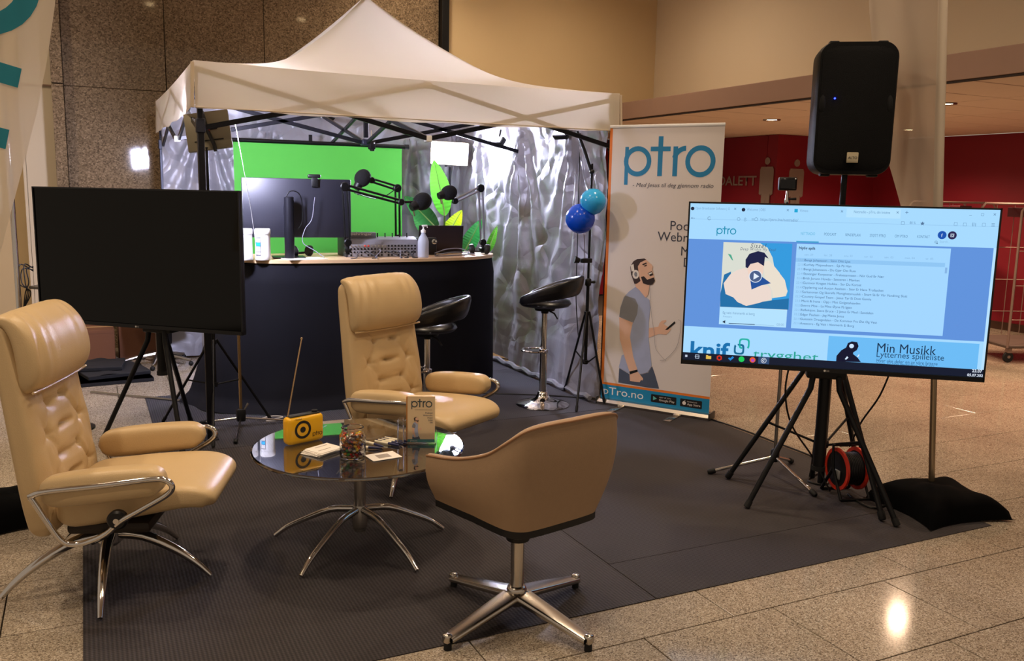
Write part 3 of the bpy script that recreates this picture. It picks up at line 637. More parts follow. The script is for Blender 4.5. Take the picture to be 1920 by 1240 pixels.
# player card with a generic cover picture
c0, c1, c2, c3 = (-0.544, 0.641), (-0.214, 0.636), (-0.542, 0.308), (-0.211, 0.309); d0, d1 = (-0.541, 0.217), (-0.208, 0.22)
cxl, cxr, czt, czb, cdb = (c0[0]+c2[0])/2, (c1[0]+c3[0])/2, (c0[1]+c1[1])/2, (c2[1]+c3[1])/2, (d0[1]+d1[1])/2
R2('player_card', [(cxl, cdb)], [(cxr, czb)], '#b4e2ff', 2)
R2('cover_picture', [(cxl, czb)], [(cxr, czt)], '#d9ddd2', 2)
PX('cover_blue', [(-0.367, 0.64), (-0.21, 0.641), (-0.206, 0.31), (-0.292, 0.312), (-0.29, 0.364), (-0.223, 0.378), (-0.217, 0.405), (-0.262, 0.495), (-0.29, 0.527), (-0.3, 0.569), (-0.327, 0.617)], '#2f9ade', 3)
PX('cover_leaf', [(-0.519, 0.581), (-0.502, 0.576), (-0.49, 0.546), (-0.498, 0.551)], '#4aa88c', 3)
PX('cover_dark_cloth', [(-0.531, 0.474), (-0.498, 0.491), (-0.498, 0.398), (-0.429, 0.324), (-0.294, 0.353), (-0.209, 0.367), (-0.207, 0.31), (-0.542, 0.309), (-0.544, 0.374)], '#1c6fa8', 4)
PX('cover_sleeve', [(-0.502, 0.475), (-0.471, 0.498), (-0.43, 0.513), (-0.397, 0.479), (-0.392, 0.403), (-0.346, 0.427), (-0.315, 0.429), (-0.295, 0.407), (-0.292, 0.361), (-0.356, 0.336), (-0.413, 0.319), (-0.457, 0.337), (-0.479, 0.36), (-0.518, 0.375), (-0.531, 0.43)], '#ecd9cf', 5)
PX('cover_right_sleeve', [(-0.343, 0.546), (-0.317, 0.553), (-0.29, 0.527), (-0.234, 0.459), (-0.217, 0.4), (-0.233, 0.377), (-0.285, 0.367), (-0.293, 0.407), (-0.333, 0.471)], '#eadfcf', 5)
PX('cover_shirt', [(-0.404, 0.468), (-0.344, 0.47), (-0.3, 0.44), (-0.346, 0.427), (-0.392, 0.404)], '#1d4f9a', 6)
PX('cover_face', [(-0.421, 0.511), (-0.41, 0.53), (-0.374, 0.542), (-0.34, 0.536), (-0.34, 0.492), (-0.353, 0.459), (-0.39, 0.458), (-0.413, 0.484)], '#f0d3c4', 6)
PX('cover_hair', [(-0.428, 0.516), (-0.43, 0.554), (-0.413, 0.584), (-0.372, 0.599), (-0.341, 0.592), (-0.318, 0.563), (-0.337, 0.571), (-0.339, 0.525), (-0.369, 0.543), (-0.405, 0.533), (-0.417, 0.511)], '#141c46', 7)
TX('Sissel', [(-0.41, 0.615)], [(-0.334, 0.615)], '#2b3a56', .022, 8, shear=.3, spacing=1.3); TX('Deep Within My Soul', [(-0.459, 0.601)], [(-0.287, 0.601)], '#41506c', .014, 8, shear=.3, spacing=1.3)
p = (-0.377, 0.472); MB().disc(p, .030, Y0-.0054).build('play_button', E('#4a5f8a'), scr, smooth=0); MB().ring(p, .0315, .0285, Y0-.0058).flat([(p[0]-.009, p[1]+.017), (p[0]-.009, p[1]-.017), (p[0]+.018, p[1])], Y0-.006).build('play_arrow', E('#e8f2ff'), scr, smooth=0)
TX('Eg veit i himmerik ei borg', [(-0.526, 0.273)], [(-0.369, 0.274)], '#6f97bd', .013); TX('Avescore', [(-0.525, 0.255)], [(-0.481, 0.256)], '#7fa9cf', .010)
p, q, r = (-0.494, 0.231), (-0.365, 0.231), (-0.271, 0.231); MB().rect((p[0], p[1]-.007), (q[0], p[1]-.0035), Y0-.0018).build('volume_line', E('#2f4668'), scr, smooth=0); MB().rect((q[0], p[1]-.006), (r[0], p[1]-.0045), Y0-.0018).build('volume_rest', E('#86aed2'), scr, smooth=0)
p = (-0.516, 0.232); MB().flat([(p[0]-.008, p[1]-.004), (p[0]-.008, p[1]+.004), (p[0]-.003, p[1]+.004), (p[0]+.004, p[1]+.009), (p[0]+.004, p[1]-.009), (p[0]-.003, p[1]-.004)], Y0-.0018).build('volume_icon', E('#1c2d48'), scr, smooth=0)
TX('00:00', [(-0.259, 0.226)], [(-0.223, 0.226)], '#8db5d8', .013)
# song list
l0, l1, l2, l3 = (-0.191, 0.642), (0.514, 0.642), (-0.186, 0.218), (0.523, 0.216); lxl, lxr, lzt, lzb = (l0[0]+l2[0])/2, (l1[0]+l3[0])/2, (l0[1]+l1[1])/2, (l2[1]+l3[1])/2
R2('list_card', [(lxl, lzb)], [(lxr, lzt)], '#a2d6ff', 2)
text('screen_text', 'Nylig spilt', E('#23395c'), scr, lxl+.012, lzt-.027, height=.0135, y=Y0-.0018, bold=.02)
for i, s in enumerate(('søn. 29', 'lør. 28', 'ons. 01', 'tor. 02', 'søn. 03', 'man. 04', 'tir. 05')): text('screen_text', s, E('#86b4dc'), scr, lxl+.04+.093*i, lzt-.057, height=.010, y=Y0-.0018)
songs = ['Bengt Johansson - Sånn Ditt Ljus', 'Kurhøy Misjonskvart - Sjå På Han', 'Bengt Johansson - Du Gjør Oss Rum', 'Stavanger Korpsevar - Frelsesarmeen - Når Gud Er Nær', 'Brith Jorunn Hovda - Søsteren i Mørket', 'Gunnvor Kragen Holkka - Ser Du Korset', 'Opplæring ved Aurjan Axelsen - Stor Er Hans Trofasthet', 'Sarkanoven Og Skarefla Menighetsmusikk - Snart Så Er Vår Vandring Slutt', 'Country Gospel Team - Jesus Tar Ei Dott Gamle', 'Marit & Irene - Opp i Mot Golgatahøyden', 'Sverre Moe - La Mine Øyne Få Igjen', 'Refleksjon: Steve Bruce - 2 Jesus Er Med i Søndelen', 'Edgar Paulsen - Jeg Møtte Jesus', 'Gunstein Draugedalen - De Kommer Fra Øst Og Vest', 'Avescore - Eg Veit i Himmerik Ei Borg']
step = (lzt-.085-(lzb+.022))/14
R2('current_row', [(lxl, lzt-.09)], [(lxr-.02, lzt-.07)], '#8fc6f4', 3)
for i, s in enumerate(songs):
    z = lzt-.085-step*i; text('screen_text', s, E('#3d6390'), scr, lxl+.042, z, height=.0115, y=Y0-.003)
    text('screen_text', '23:%02d' % (5+i) if i == 0 else '22:%02d' % (58-3*i), E('#86b4dc'), scr, lxl+.010, z, height=.0105, y=Y0-.003)
R2('scroll_thumb', [(lxr-.018, lzt-.12)], [(lxr-.008, lzt-.092)], '#86b4e4', 3)
# bottom adverts
def clipz(p): return tz-p
p0, p1 = (-0.679, 0.062), (-0.481, 0.066)
o = text('screen_text', 'knif', E('#0d6fae'), scr, p0[0], tz-.022, width=p1[0]-p0[0], height=.082, y=Y0-.0012, clip_below=.022, bold=.025)
q = (-0.435, 0.094); q2 = (-0.411, 0.124)
def link_ring(c, w, h, th, col, a=(), ang=0):
    n = 40; vs = []
    def rr(k, W, H): an = 2*PI*k/n; ca, sa = math.cos(an), math.sin(an); return (c[0]+W*math.copysign(abs(ca)**.55, ca), c[1]+H*math.copysign(abs(sa)**.55, sa))
    b = MB()
    for k in range(n):
        if any(lo <= k/n*360 < hi for lo, hi in a): continue
        b.flat([rr(k, w, h), rr(k+1, w, h), rr(k+1, w-th, h-th), rr(k, w-th, h-th)], Y0-.002)
    b.build('link_mark', E(col), scr, smooth=0)
link_ring(q, .026, .028, .0095, '#0f6a94', ((95, 135),)); link_ring(q2, .027, .028, .0085, '#1fb3a6', ((255, 300),))
p0, p1 = (-0.364, 0.049), (-0.046, 0.06)
text('screen_text', 'trygghet', E('#2aa596'), scr, p0[0], tz-.008, width=p1[0]-p0[0], height=.045, y=Y0-.0012, clip_below=.008)
PX('advert_figure', [(0.039, 0.061), (0.039, 0.089), (0.059, 0.118), (0.081, 0.134), (0.088, 0.157), (0.105, 0.166), (0.131, 0.164), (0.139, 0.144), (0.132, 0.123), (0.117, 0.112), (0.116, 0.103), (0.139, 0.086), (0.156, 0.064)], '#0a0f2c', 2)
p = (0.106, 0.143); MB().disc(p, .011, Y0-.0018).build('advert_headphone', E('#cfe6ff'), scr, smooth=0)
PX('advert_phone', [(0.079, 0.075), (0.089, 0.09), (0.096, 0.083), (0.085, 0.072)], '#d8ecff', 3)
PX('advert_phone', [(0.136, 0.093), (0.144, 0.104), (0.146, 0.1), (0.14, 0.087)], '#d8ecff', 3)
TX('Min Musikk', [(0.226, 0.119)], [(0.496, 0.122)], '#12314f', .046, 4); TX('Lytternes spilleliste', [(0.226, 0.094)], [(0.535, 0.097)], '#1c4468', .030, 4); TX('Hver uke deler en av våre lyttere', [(0.228, 0.068)], [(0.508, 0.072)], '#2a5a86', .017, 4)
p0, p1 = (0.229, 0.057), (0.495, 0.06)
text('screen_text', 'noen av sine favoritter med oss', E('#2a5a86'), scr, p0[0], tz-.006, width=p1[0]-p0[0], height=.017, y=Y0-.0014, clip_below=.007)
# task bar icons
zi = (tz+.024)/2
for i, (px_, col, kind) in enumerate((((-0.698, 0.042), '#dfeaff', 'w'), ((-0.643, 0.042), '#cfe0f8', 'g'), ((-0.585, 0.04), '#f2c75a', 'r'), ((-0.531, 0.041), '#d8321e', 'h'), ((-0.471, 0.039), '#1f8fe0', 'k'), ((-0.42, 0.039), '#1ed760', 'c'), ((-0.365, 0.04), '#f0622e', 'c'), ((-0.31, 0.041), '#e6ecf8', 'o'))):
    x = px_[0]; b = MB(); y = Y0-.003
    if kind == 'w': b.rect((x-.006, zi+.001), (x-.001, zi+.006), y).rect((x+.0, zi+.001), (x+.005, zi+.006), y).rect((x-.006, zi-.005), (x-.001, zi), y).rect((x, zi-.005), (x+.005, zi), y)
    elif kind == 'g': b.ring((x, zi), .014, .011, y, 45, 405, 4).rect((x-.012, zi-.001), (x+.012, zi+.001), y)
    elif kind == 'r': b.rect((x-.013, zi-.009), (x+.013, zi+.007), y).rect((x-.013, zi+.007), (x-.003, zi+.011), y)
    elif kind == 'h': b.ring((x, zi), .015, .007, y, 30, 390, 6)
    elif kind == 'k': b.flat([(x-.016, zi), (x-.004, zi-.011), (x+.014, zi+.006), (x+.006, zi+.013), (x-.005, zi+.002), (x-.011, zi+.006)], y)
    elif kind == 'c': b.disc((x, zi), .0145, y)
    else: b.ring((x, zi), .0135, .011, y).ring((x, zi), .007, .003, y, 20, 300)
    b.build('task_icon', E(col, .9), scr, smooth=0)
    if i == 6: MB().disc((x+.001, zi-.002), .008, Y0-.0036).build('task_icon_core', E('#b044c0'), scr, smooth=0)
    if i == 7: MB().rect((x-.027, .025), (x+.027, tz-.001), Y0-.0024).build('task_highlight', E('#2f4a72'), scr, smooth=0)
text('screen_text', '23.07', E('#e6f0ff'), scr, .71, .048, height=.014, y=Y0-.003, align='RIGHT', bold=.02); text('screen_text', '05.07.202', E('#e6f0ff'), scr, .7155, .027, height=.0125, y=Y0-.003, align='RIGHT', bold=.02)
text('screen_text', '_', E('#5f86ad'), scr, (0.589, 0.803)[0]-.006, (0.589, 0.803)[1], width=.012, y=Y0-.0018); p = (0.641, 0.806); MB().ring(p, .0085, .0068, Y0-.0018, 45, 405, 4).build('window_icon', E('#5f86ad'), scr, smooth=0)
# ---- stand helpers
def leg_bar(t, a, b, r, mat=BLACKM, cap=True, name='leg', capr=None):
    o = MB().cyl(a, b, r, r, 12).build(name, mat, t)
    if cap:
        d = (Vector(b)-Vector(a)).normalized(); p = Vector(b)-d*.045
        MB().tube([p, Vector(b)-d*.008, Vector(b)], [capr or r*1.3, capr or r*1.35, r], 12).build('rubber_foot', RUBBER, o)
    return o
def rel(p, c): return (p[0]-c[0], p[1]-c[1], p[2] if len(p) > 2 else .012)
# TV tripods: head plate under the set, column, three bent legs
def tv_stand(label, c, feet, ztop, rotz, colz):
    t = thing('tv_tripod', label, 'stand', (c[0], c[1], .004), 0, 'television tripods')
    cs, sn = math.cos(rotz), math.sin(rotz)
    MB().rbox((0, 0, ztop-.02), (.20, .10, .05), .008, 2, Matrix.Rotation(rotz, 3, 'Z')).build('head_plate', BLACKM, t)
    MB().rbox((-.06*(-sn)*0, 0, ztop+.33), (.10, .035, .64), .004, 1, Matrix.Rotation(rotz, 3, 'Z')).build('upright', BLACKM, t)
    MB().tube([(0, 0, colz), (0, 0, ztop)], .031, 16).build('column', BLACKM, t)
    MB().tube([(0, 0, colz-.005), (0, 0, colz+.02)], .036, 16).build('column_end', RUBBER, t)
    for f in feet:
        fx, fy, _ = rel(f, c); d = Vector((fx, fy, 0)).normalized()
        a = d*.075+Vector((0, 0, ztop-.03)); k = d*.085+Vector((0, 0, ztop-.10)); b = Vector((fx, fy, .006))
        o = MB().tube([a, k, k.lerp(b, .06), b], [.016, .016, .0155, .0145], 12).build('leg', BLACKM, t)
        dd = (b-k).normalized(); MB().tube([b-dd*.04, b-dd*.003, b], [.017, .018, .014], 12).build('rubber_foot', RUBBER, o)
tv_stand('black tripod carrying the lit television', (3.50, 3.385), [(3.088, 3.464), (3.624, 2.954), (3.80, 3.72)], .74, math.radians(-38.84), .19)
tv_stand('black tripod carrying the switched-off television', (.40, 5.87), [(.03, 6.02), (.47, 5.50), (.60, 6.32)], .765, math.radians(-41.67), .45)
# loudspeaker stand
sc = (3.712, 3.565)
st = thing('speaker_stand', 'black tripod pole stand holding up the loudspeaker', 'stand', (*sc, .004))
MB().cyl((0, 0, .03), (0, 0, 1.15), .019, .019, 14).build('lower_pole', BLACKM, st); MB().cyl((0, 0, 1.1), (0, 0, 1.80), .0165, .0165, 14).build('upper_pole', BLACKM, st)
MB().lathe([(.03, .80), (.034, .82), (.034, .9), (.03, .92)], 16).build('collar', BLACKP, st); MB().lathe([(.026, .24), (.03, .26), (.026, .28)], 16).build('brace_collar', BLACKP, st)
for f in ((3.31, 3.892), (3.615, 3.037), (4.19, 3.74)):
    fx, fy = f[0]-sc[0], f[1]-sc[1]; d = Vector((fx, fy, 0)).normalized()
    leg_bar(st, d*.03+Vector((0, 0, .86)), (fx, fy, .008), .0145)
    m = (d*.03+Vector((0, 0, .86))).lerp(Vector((fx, fy, 0)), .58)
    MB().cyl(d*.028+Vector((0, 0, .26)), m, .007, .007, 8).build('brace', BLACKM, st)
# loudspeaker
sp = thing('loudspeaker', 'black loudspeaker with rounded corners, up on its pole above the lit television', 'loudspeaker', (3.72, 3.575, 1.765), math.radians(-36))
def rrect(w, h, r, n=8, taper=0):
    pts = []
    for cx, cz, a0 in ((w/2-r, h-r, 0), (-w/2+r, h-r, 90), (-w/2+r, r, 180), (w/2-r, r, 270)):
        for k in range(n+1):
            a = math.radians(a0+90*k/n); x = cx+r*math.cos(a); z = cz+r*math.sin(a); pts.append((x*(1-taper*z/h), z))
    return pts
SPK = M('speaker_shell', '#040405', .5, var=.15, bump=.2, bscale=400, spec=.2); GRILL = M('speaker_grille', '#020203', .7, spec=.2, var=.3, scale=300, bump=.4, bscale=700)
HS = .67
b = MB(); secs = [(-.165, .95), (-.15, .985), (-.1, 1.0), (.05, .97), (.15, .72)]
rings = [[(x*k, y, HS/2+(z-HS/2)*(1 if y < .1 else .93)) for x, z in rrect(.40, HS, .075)] for y, k in secs]
n_ = len(rings[0]); vs = [p for r in rings for p in r]; fs = [(i*n_+j, i*n_+(j+1) % n_, (i+1)*n_+(j+1) % n_, (i+1)*n_+j) for i in range(len(secs)-1) for j in range(n_)] + [tuple(range(n_)), tuple((len(secs)-1)*n_+j for j in range(n_))]
b.add(vs, fs).build('cabinet', SPK, sp, 35)
g_ = MB(); g_.grid(lambda i, j: ((2*i-1)*(.178 if .07 < j < .93 else .178*math.sqrt(max(.35, 1-((abs(j-.5)-.43)/.07)**2*.65))), -.168-.018*(1-(2*i-1)**2)*(1-(2*j-1)**2)**.5, .022+.626*j), 24, 40); g_.build('grille', GRILL, sp)
for s in (-1, 1):
    MB().sphere((s*.163, -.152, .36), (.022, .026, .062), 16, 12).build('handle_recess', M('deep_recess', '#020203', .9, var=0), sp)
    for z in (.0, HS): MB().rbox((s*.12, -.1, z), (.05, .06, .022), .006, 2).build('foot', RUBBER, sp)
MB().rbox((.0, -.19, .085), (.058, .008, .055), .004, 2).build('badge', M('badge_metal', '#cdbf9f', .3, .6), sp); text('badge_print', 'ALTO', INK, sp, 0, .078, width=.046, y=-.1946, align='CENTER', bold=.02)
MB().sphere((-.108, -.182, .385), .0045, 10, 8).build('power_light', E('#2030ff', 14), sp)
# small camera on a chrome microphone stand
cs_ = (3.62, 3.845)
ms = thing('camera_stand', 'thin grey pole stand with a chrome three-legged foot, left of the television tripod', 'stand', (*cs_, .004))
MB().cyl((0, 0, .09), (0, 0, .9), .0105, .0105, 12).build('pole', STEEL, ms); MB().cyl((0, 0, .88), (-.02, .02, 1.60), .008, .008, 12).build('upper_pole', STEEL, ms)
MB().lathe([(.02, .085), (.026, .1), (.026, .15), (.014, .165)], 14).build('hub', BLACKP, ms)
for f in ((3.263, 4.012), (3.562, 3.447), (3.90, 3.99)):
    leg_bar(ms, (0, 0, .115), (f[0]-cs_[0], f[1]-cs_[1], .012), .0095, CHROME, capr=.016)
MB().lathe([(.012, 1.60), (.014, 1.61), (.010, 1.63), (.007, 1.67)], 14, Matrix.Translation((-.022, .022, 0))).build('ball_head', CHROME, ms)
MB().cyl((-.022, .022, 1.625), (.018, -.01, 1.628), .006, .008, 10).build('clamp_screw', BLACKP, ms)
cm_ = thing('small_camera', 'small black camera on top of the thin stand, above the lit television', 'camera', (3.598, 3.868, 1.675), math.radians(-38))
MB().rbox((0, .02, .04), (.10, .06, .075), .008, 2).build('body', BLACKP, cm_); MB().rbox((0, -.012, .04), (.085, .006, .058), .003, 1).build('display_back', M('dark_display', '#07080c', .15, var=0), cm_)
MB().cyl((.02, .05, .04), (.02, .095, .04), .026, .026, 18).build('lens', BLACKP, cm_); MB().sphere((.04, -.016, .068), .004).build('indicator', WHITEP, cm_)

# ---- cable reel
REDP = M('orange_red_plastic', '#c5301c', .4, var=.05)
rl = thing('cable_reel', 'orange-red and black cable reel on the mat under the lit television', 'reel', (3.745, 3.415, .004), math.radians(-15))
ax = Matrix.Translation((0, 0, .155)) @ Matrix.Rotation(PI/2, 4, 'Y')
for s in (-1, 1):
    MB().lathe([(.098, s*.058-.006), (.118, s*.058-.006), (.118, s*.058+.006), (.098, s*.058+.006), (.098, s*.058-.006)], 36, ax, cap=False).build('flange', REDP, rl)
    MB().lathe([(.001, s*.058-.003), (.098, s*.058-.003), (.098, s*.058+.003), (.001, s*.058+.003)], 36, ax).build('flange_web', BLACKP, rl)
for k in range(11): MB().tube([Matrix(ax) @ Vector((.086*math.cos(2*PI*j/28), .086*math.sin(2*PI*j/28), -.05+.01*k)) for j in range(28)], .0056, 6, closed=True).build('cable_turn', CABLE, rl)
MB().tube([(-.085, -.1, .01), (-.085, 0, .16), (-.08, .02, .285), (.08, .02, .285), (.085, 0, .16), (.085, -.1, .01), (-.085, -.1, .01)], .009, 8).tube([(-.085, .1, .01), (-.085, 0, .16)], .009).tube([(.085, .1, .01), (.085, 0, .16)], .009).tube([(-.085, .1, .01), (.085, .1, .01)], .009).build('carry_frame', BLACKM, rl)
MB().rbox((0, .02, .287), (.1, .026, .022), .008, 2).build('grip', BLACKP, rl)
MB().rbox((-.068, -.02, .13), (.012, .05, .05), .004, 1).build('socket_plate', M('grey_socket', '#8b8b8a', .5), rl)

# ---- flags on poles with cushion feet
FLAG = M('thin_flag_cloth', '#e4d6c2', .8, var=.04, scale=3, transl=.4)
_nt = FLAG.node_tree; _t = _nt.nodes.new('ShaderNodeBsdfTransparent'); _x = _nt.nodes.new('ShaderNodeMixShader'); _x.inputs[0].default_value = .16   # loosely woven, lamps show through
_old = _nt.nodes['Material Output'].inputs[0].links[0].from_socket; _nt.links.new(_old, _x.inputs[1]); _nt.links.new(_t.outputs[0], _x.inputs[2]); _nt.links.new(_x.outputs[0], _nt.nodes['Material Output'].inputs[0])
def cushion(mb, w, d, h, seed):
    def f(i, j, top):
        u, v = 2*i-1, 2*j-1; cr = (abs(u)*abs(v))**3
        k = 1.1-.22*(1-abs(v)**2); k2 = 1.1-.22*(1-abs(u)**2)
        z = h*((1-u**4)*(1-v**4))**.45*(1+.2*noise.noise(Vector((u*1.5, v*1.5, seed))))*(1-.12*math.exp(-(u*u+v*v)/.02))
        return (u*w/2*k, v*d/2*k2, .008+(z if top else z*.02))
    mb.grid(lambda i, j: f(i, j, True), 26, 26); mb.grid(lambda i, j: f(i, j, False), 26, 26); return mb
VELVET = M('black_cushion_cloth', '#030304', .9, var=.3, spec=.08)
def flag_foot(label, loc, rz, w=.5, d=.5, seed=1):
    t = thing('flag_cushion', label, 'cushion', loc, rz, 'black weighted flag cushions')
    cushion(MB(), w, d, .135, seed).build('cover', VELVET, t, 70)
    MB().rbox((0, 0, .004), (w*.82, d*.82, .008), .003, 1).build('clear_base_bag', M('clear_film', '#c9c4bd', .15, trans=.8, var=.1), t)
    return t
flag_foot('black weighted cushion at the foot of the right flag pole', (4.03, 3.05, .004), math.radians(-8), .50, .46, 2)
flag_foot('black weighted cushion behind the left recliner', (-.36, 4.77, 0), .2, .42, .42, 5)
fr = thing('beach_flag', 'pale hanging flag on a metal pole behind the right end of the lit television', 'flag', (4.085, 3.136, .09), 0, 'pole flags')
lean = Vector((-.041, .050, 1)); POLE = M('champagne_pole', '#b29c7e', .3, .9, var=.05)
MB().cyl((0, 0, 0), lean*1.35, .0165, .0165, 14).build('pole', POLE, fr); MB().cyl(lean*1.3, lean*3.3, .012, .009, 12).build('upper_pole', POLE, fr)
MB().cyl(lean*.66, lean*.68, .021, .021, 14).tube([lean*.67+Vector((-.02, -.01, 0)), lean*.67+Vector((-.03, -.012, -.012)), lean*.66+Vector((-.024, -.01, -.02))], .003, 6).build('joint_ring', STEEL, fr)
def cloth_r(i, j):
    z = 1.40+2.15*j; zz = z
    T_ = ((1.3, .15), (1.52, .22), (1.81, .31), (2.03, .36), (2.56, .43), (3.6, .5)); w = .15
    for (za, wa), (zb, wb) in zip(T_, T_[1:]):
        if za <= z <= zb: w = wa+(wb-wa)*(z-za)/(zb-za)
    p = lean*z; s = i*w; fold = .022*math.sin(9*i+1.2*z)*i+.012*noise.noise(Vector((i*5, z*3, 2)))
    s *= 1.28; return (p.x+.018-.05*s+fold, p.y-.016+.85*s, z)
MB().grid(lambda i, j: cloth_r(i, j), 20, 44).build('cloth', FLAG, fr, 80)
MB().grid(lambda i, j: (lean.x*(1.40+2.15*j)+.024*math.cos(2*PI*i), lean.y*(1.40+2.15*j)+.024*math.sin(2*PI*i), 1.40+2.15*j), 10, 20).build('pole_sleeve', FLAG, fr)
fl = thing('beach_flag', 'pale flag with big teal letters on a chrome pole at the top left corner', 'flag', (-.30, 4.75, .09), 0, 'pole flags')
MB().cyl((0, 0, 0), (0, 0, 1.5), .012, .012, 12).build('pole', CHROME, fl); MB().cyl((0, 0, 1.45), (-.03, 0, 3.2), .010, .008, 12).build('upper_pole', CHROME, fl)
EDGE = [((-0.364, 4.75, 1.295)), ((-0.303, 4.75, 1.506)), ((-0.227, 4.75, 1.765)), ((-0.172, 4.75, 1.962)), ((-0.12, 4.75, 2.183)), ((-0.067, 4.75, 2.472))]
def edge_x(z):
    if z <= EDGE[0][2]: return EDGE[0][0]-.30*(EDGE[0][2]-z)
    for a, b in zip(EDGE, EDGE[1:]):
        if a[2] <= z <= b[2]: return a[0]+(b[0]-a[0])*(z-a[2])/(b[2]-a[2])
    return EDGE[-1][0]+.06*(z-EDGE[-1][2])
def cloth_y(x, z): d = edge_x(z)-x; return .018*math.sin(d*26+.8*math.sin(z*2))*min(1, d*5)+.012*noise.noise(Vector((x*4, z*2, 9)))
MB().grid(lambda i, j: ((lambda z: (edge_x(z)-.95*i+.30, cloth_y(edge_x(z)-.95*i, z)-.03, z-.09))(1.12+2.2*j)), 60, 40).build('cloth', FLAG, fl, 80)
Pr, Pt = (-0.233, 4.75, 2.107), (-0.299, 4.75, 1.83)
bx, bz = Pr[0]-Pt[0], Pr[2]-Pt[2]; bl = math.hypot(bx, bz); bx, bz = bx/bl, bz/bl; lw = bl/.1675
raw = logo(MB(), 0, 0, 1.0, 0)
def fine(mb):   # split long faces so that the print follows the folds of the cloth
    bm = bmesh.new(); vs = [bm.verts.new(v) for v in mb.v]
    for f in mb.f:
        try: bm.faces.new([vs[i] for i in f])
        except ValueError: pass
    bmesh.ops.subdivide_edges(bm, edges=[e for e in bm.edges if e.calc_length() > .04], cuts=4, use_grid_fill=True); bmesh.ops.triangulate(bm, faces=bm.faces[:]); bm.verts.index_update()
    o = MB().add([v.co.copy() for v in bm.verts], [[v.index for v in f.verts] for f in bm.faces]); bm.free(); return o
raw = fine(raw); out = MB()
vv = []
for lx, ly, lz in raw.v:
    if lx > .68: lx -= .042
    X = Pr[0]+((lx-.571)*bx-lz*bz)*lw; Z = Pr[2]+((lx-.571)*bz+lz*bx)*lw
    X = min(X, edge_x(Z)-.05)
    vv.append((X+.30, cloth_y(X, Z)-.036, Z-.09))
out.add(vv, raw.f).build('letters', M('teal_flag_print', '#2f8ca0', .75, var=.05, transl=.3), fl, 80)

# ---- roll-up banner
bc = (3.812, 5.4085); brot = math.atan2(5.025-5.792, 4.055-3.569)
bn = thing('rollup_banner', 'tall roll-up banner with blue wordmark and a man wearing headphones', 'banner', (bc[0], bc[1], .004), brot)
BPAN = M('banner_vinyl', '#dcd3cd', .5, var=.02, scale=3); ORANGE = M('banner_orange', '#e07a28', .5, var=0); BLUEB = M('banner_blue', '#1f86b4', .45, var=0); BINK = M('banner_slate_ink', '#3b3f4c', .5, var=0); BLOGO = M('banner_logo_blue', '#1f7fb0', .45, var=0)
LT, RT, LB, RB = (-0.419, 2.127), (0.458, 2.124), (-0.447, 0.066), (0.45, 0.072)
bl_, br_ = (LT[0]+LB[0])/2, (RT[0]+RB[0])/2; bt = (LT[1]+RT[1])/2
bz0 = .048
MB().box(((bl_+br_)/2, .03, (bt+bz0)/2), (br_-bl_, .002, bt-bz0)).build('print_panel', BPAN, bn, smooth=0)
pp = bn.children[-1] if False else [o for o in bn.children if o.name.startswith('print_panel')][0]
MB().rbox(((bl_+br_)/2, .03, bt+.008), (br_-bl_+.006, .014, .022), .004, 2).build('top_rail', WHITEP, bn)
MB().tube([(0, .055, .06), (0, .055, bt)], .007, 8).build('support_pole', STEEL, bn)
cas = MB().prism([(-.055, 0), (-.06, .02), (-.045, .042), (0, .052), (.045, .046), (.06, .02), (.055, 0)], bl_-.012, br_+.012)
cas.v = [(y, x+.045, z) for x, y, z in cas.v]; cas.build('cassette', ALU, bn, 35)
for x in (bl_-.016, br_+.016): MB().rbox((x, .045, .029), (.012, .125, .058), .02, 3).build('end_cap', M('dark_end_cap', '#33312f', .45), bn)
for x in (-.24, .22): MB().rbox((x, -.09, .004), (.055, .24, .008), .003, 2).build('foot_plate', ALU, bn)
YB = .0285
def BP(nm, poly, mat, lay=0): return MB().flat(poly, YB-.0005*lay).build(nm, mat, pp, smooth=0)
bandz = ((-0.451, 0.156)[1]+(0.454, 0.153)[1])/2
MB().rect((bl_, bandz+.018), (bl_+.022, bt), YB).rect((bl_, bandz), (br_, bandz+.018), YB).build('border_print', ORANGE, pp, smooth=0)
MB().rect((bl_, bz0), (br_, bandz), YB).build('band_print', BLUEB, pp, smooth=0)
A0, A1 = (-0.303, 1.768), (0.397, 1.773)
logo(MB(), A0[0], (A0[1]+A1[1])/2, A1[0]-A0[0], YB-.0004).build('logo_print', BLOGO, pp, smooth=0)
def BT(s, a, b, mat, h, **k): return text('line_print', s, mat, pp, a[0], (a[1]+b[1])/2, width=b[0]-a[0], height=h, y=YB-.001, **k)
BT('- Med Jesus til deg gjennom radio', (-0.23, 1.689), (0.394, 1.692), BINK, .030, shear=.25)
for s, p in (('Podcast', (0.038, 1.381)), ('Webradio', (-0.055, 1.299)), ('Mobil', (0.127, 1.198)), ('DAB', (0.213, 1.117)), ('FM', (0.291, 1.036))):
    text('line_print', s, BINK, pp, br_-.07, p[1], height=.068, y=YB-.001, align='RIGHT')
_a, _b = (-0.409, 0.037), (-0.07, 0.056); text('line_print', 'pTro.no', WHITEP, pp, _a[0], (bz0+bandz)/2-.022, width=_b[0]-_a[0], height=.06, y=YB-.001)
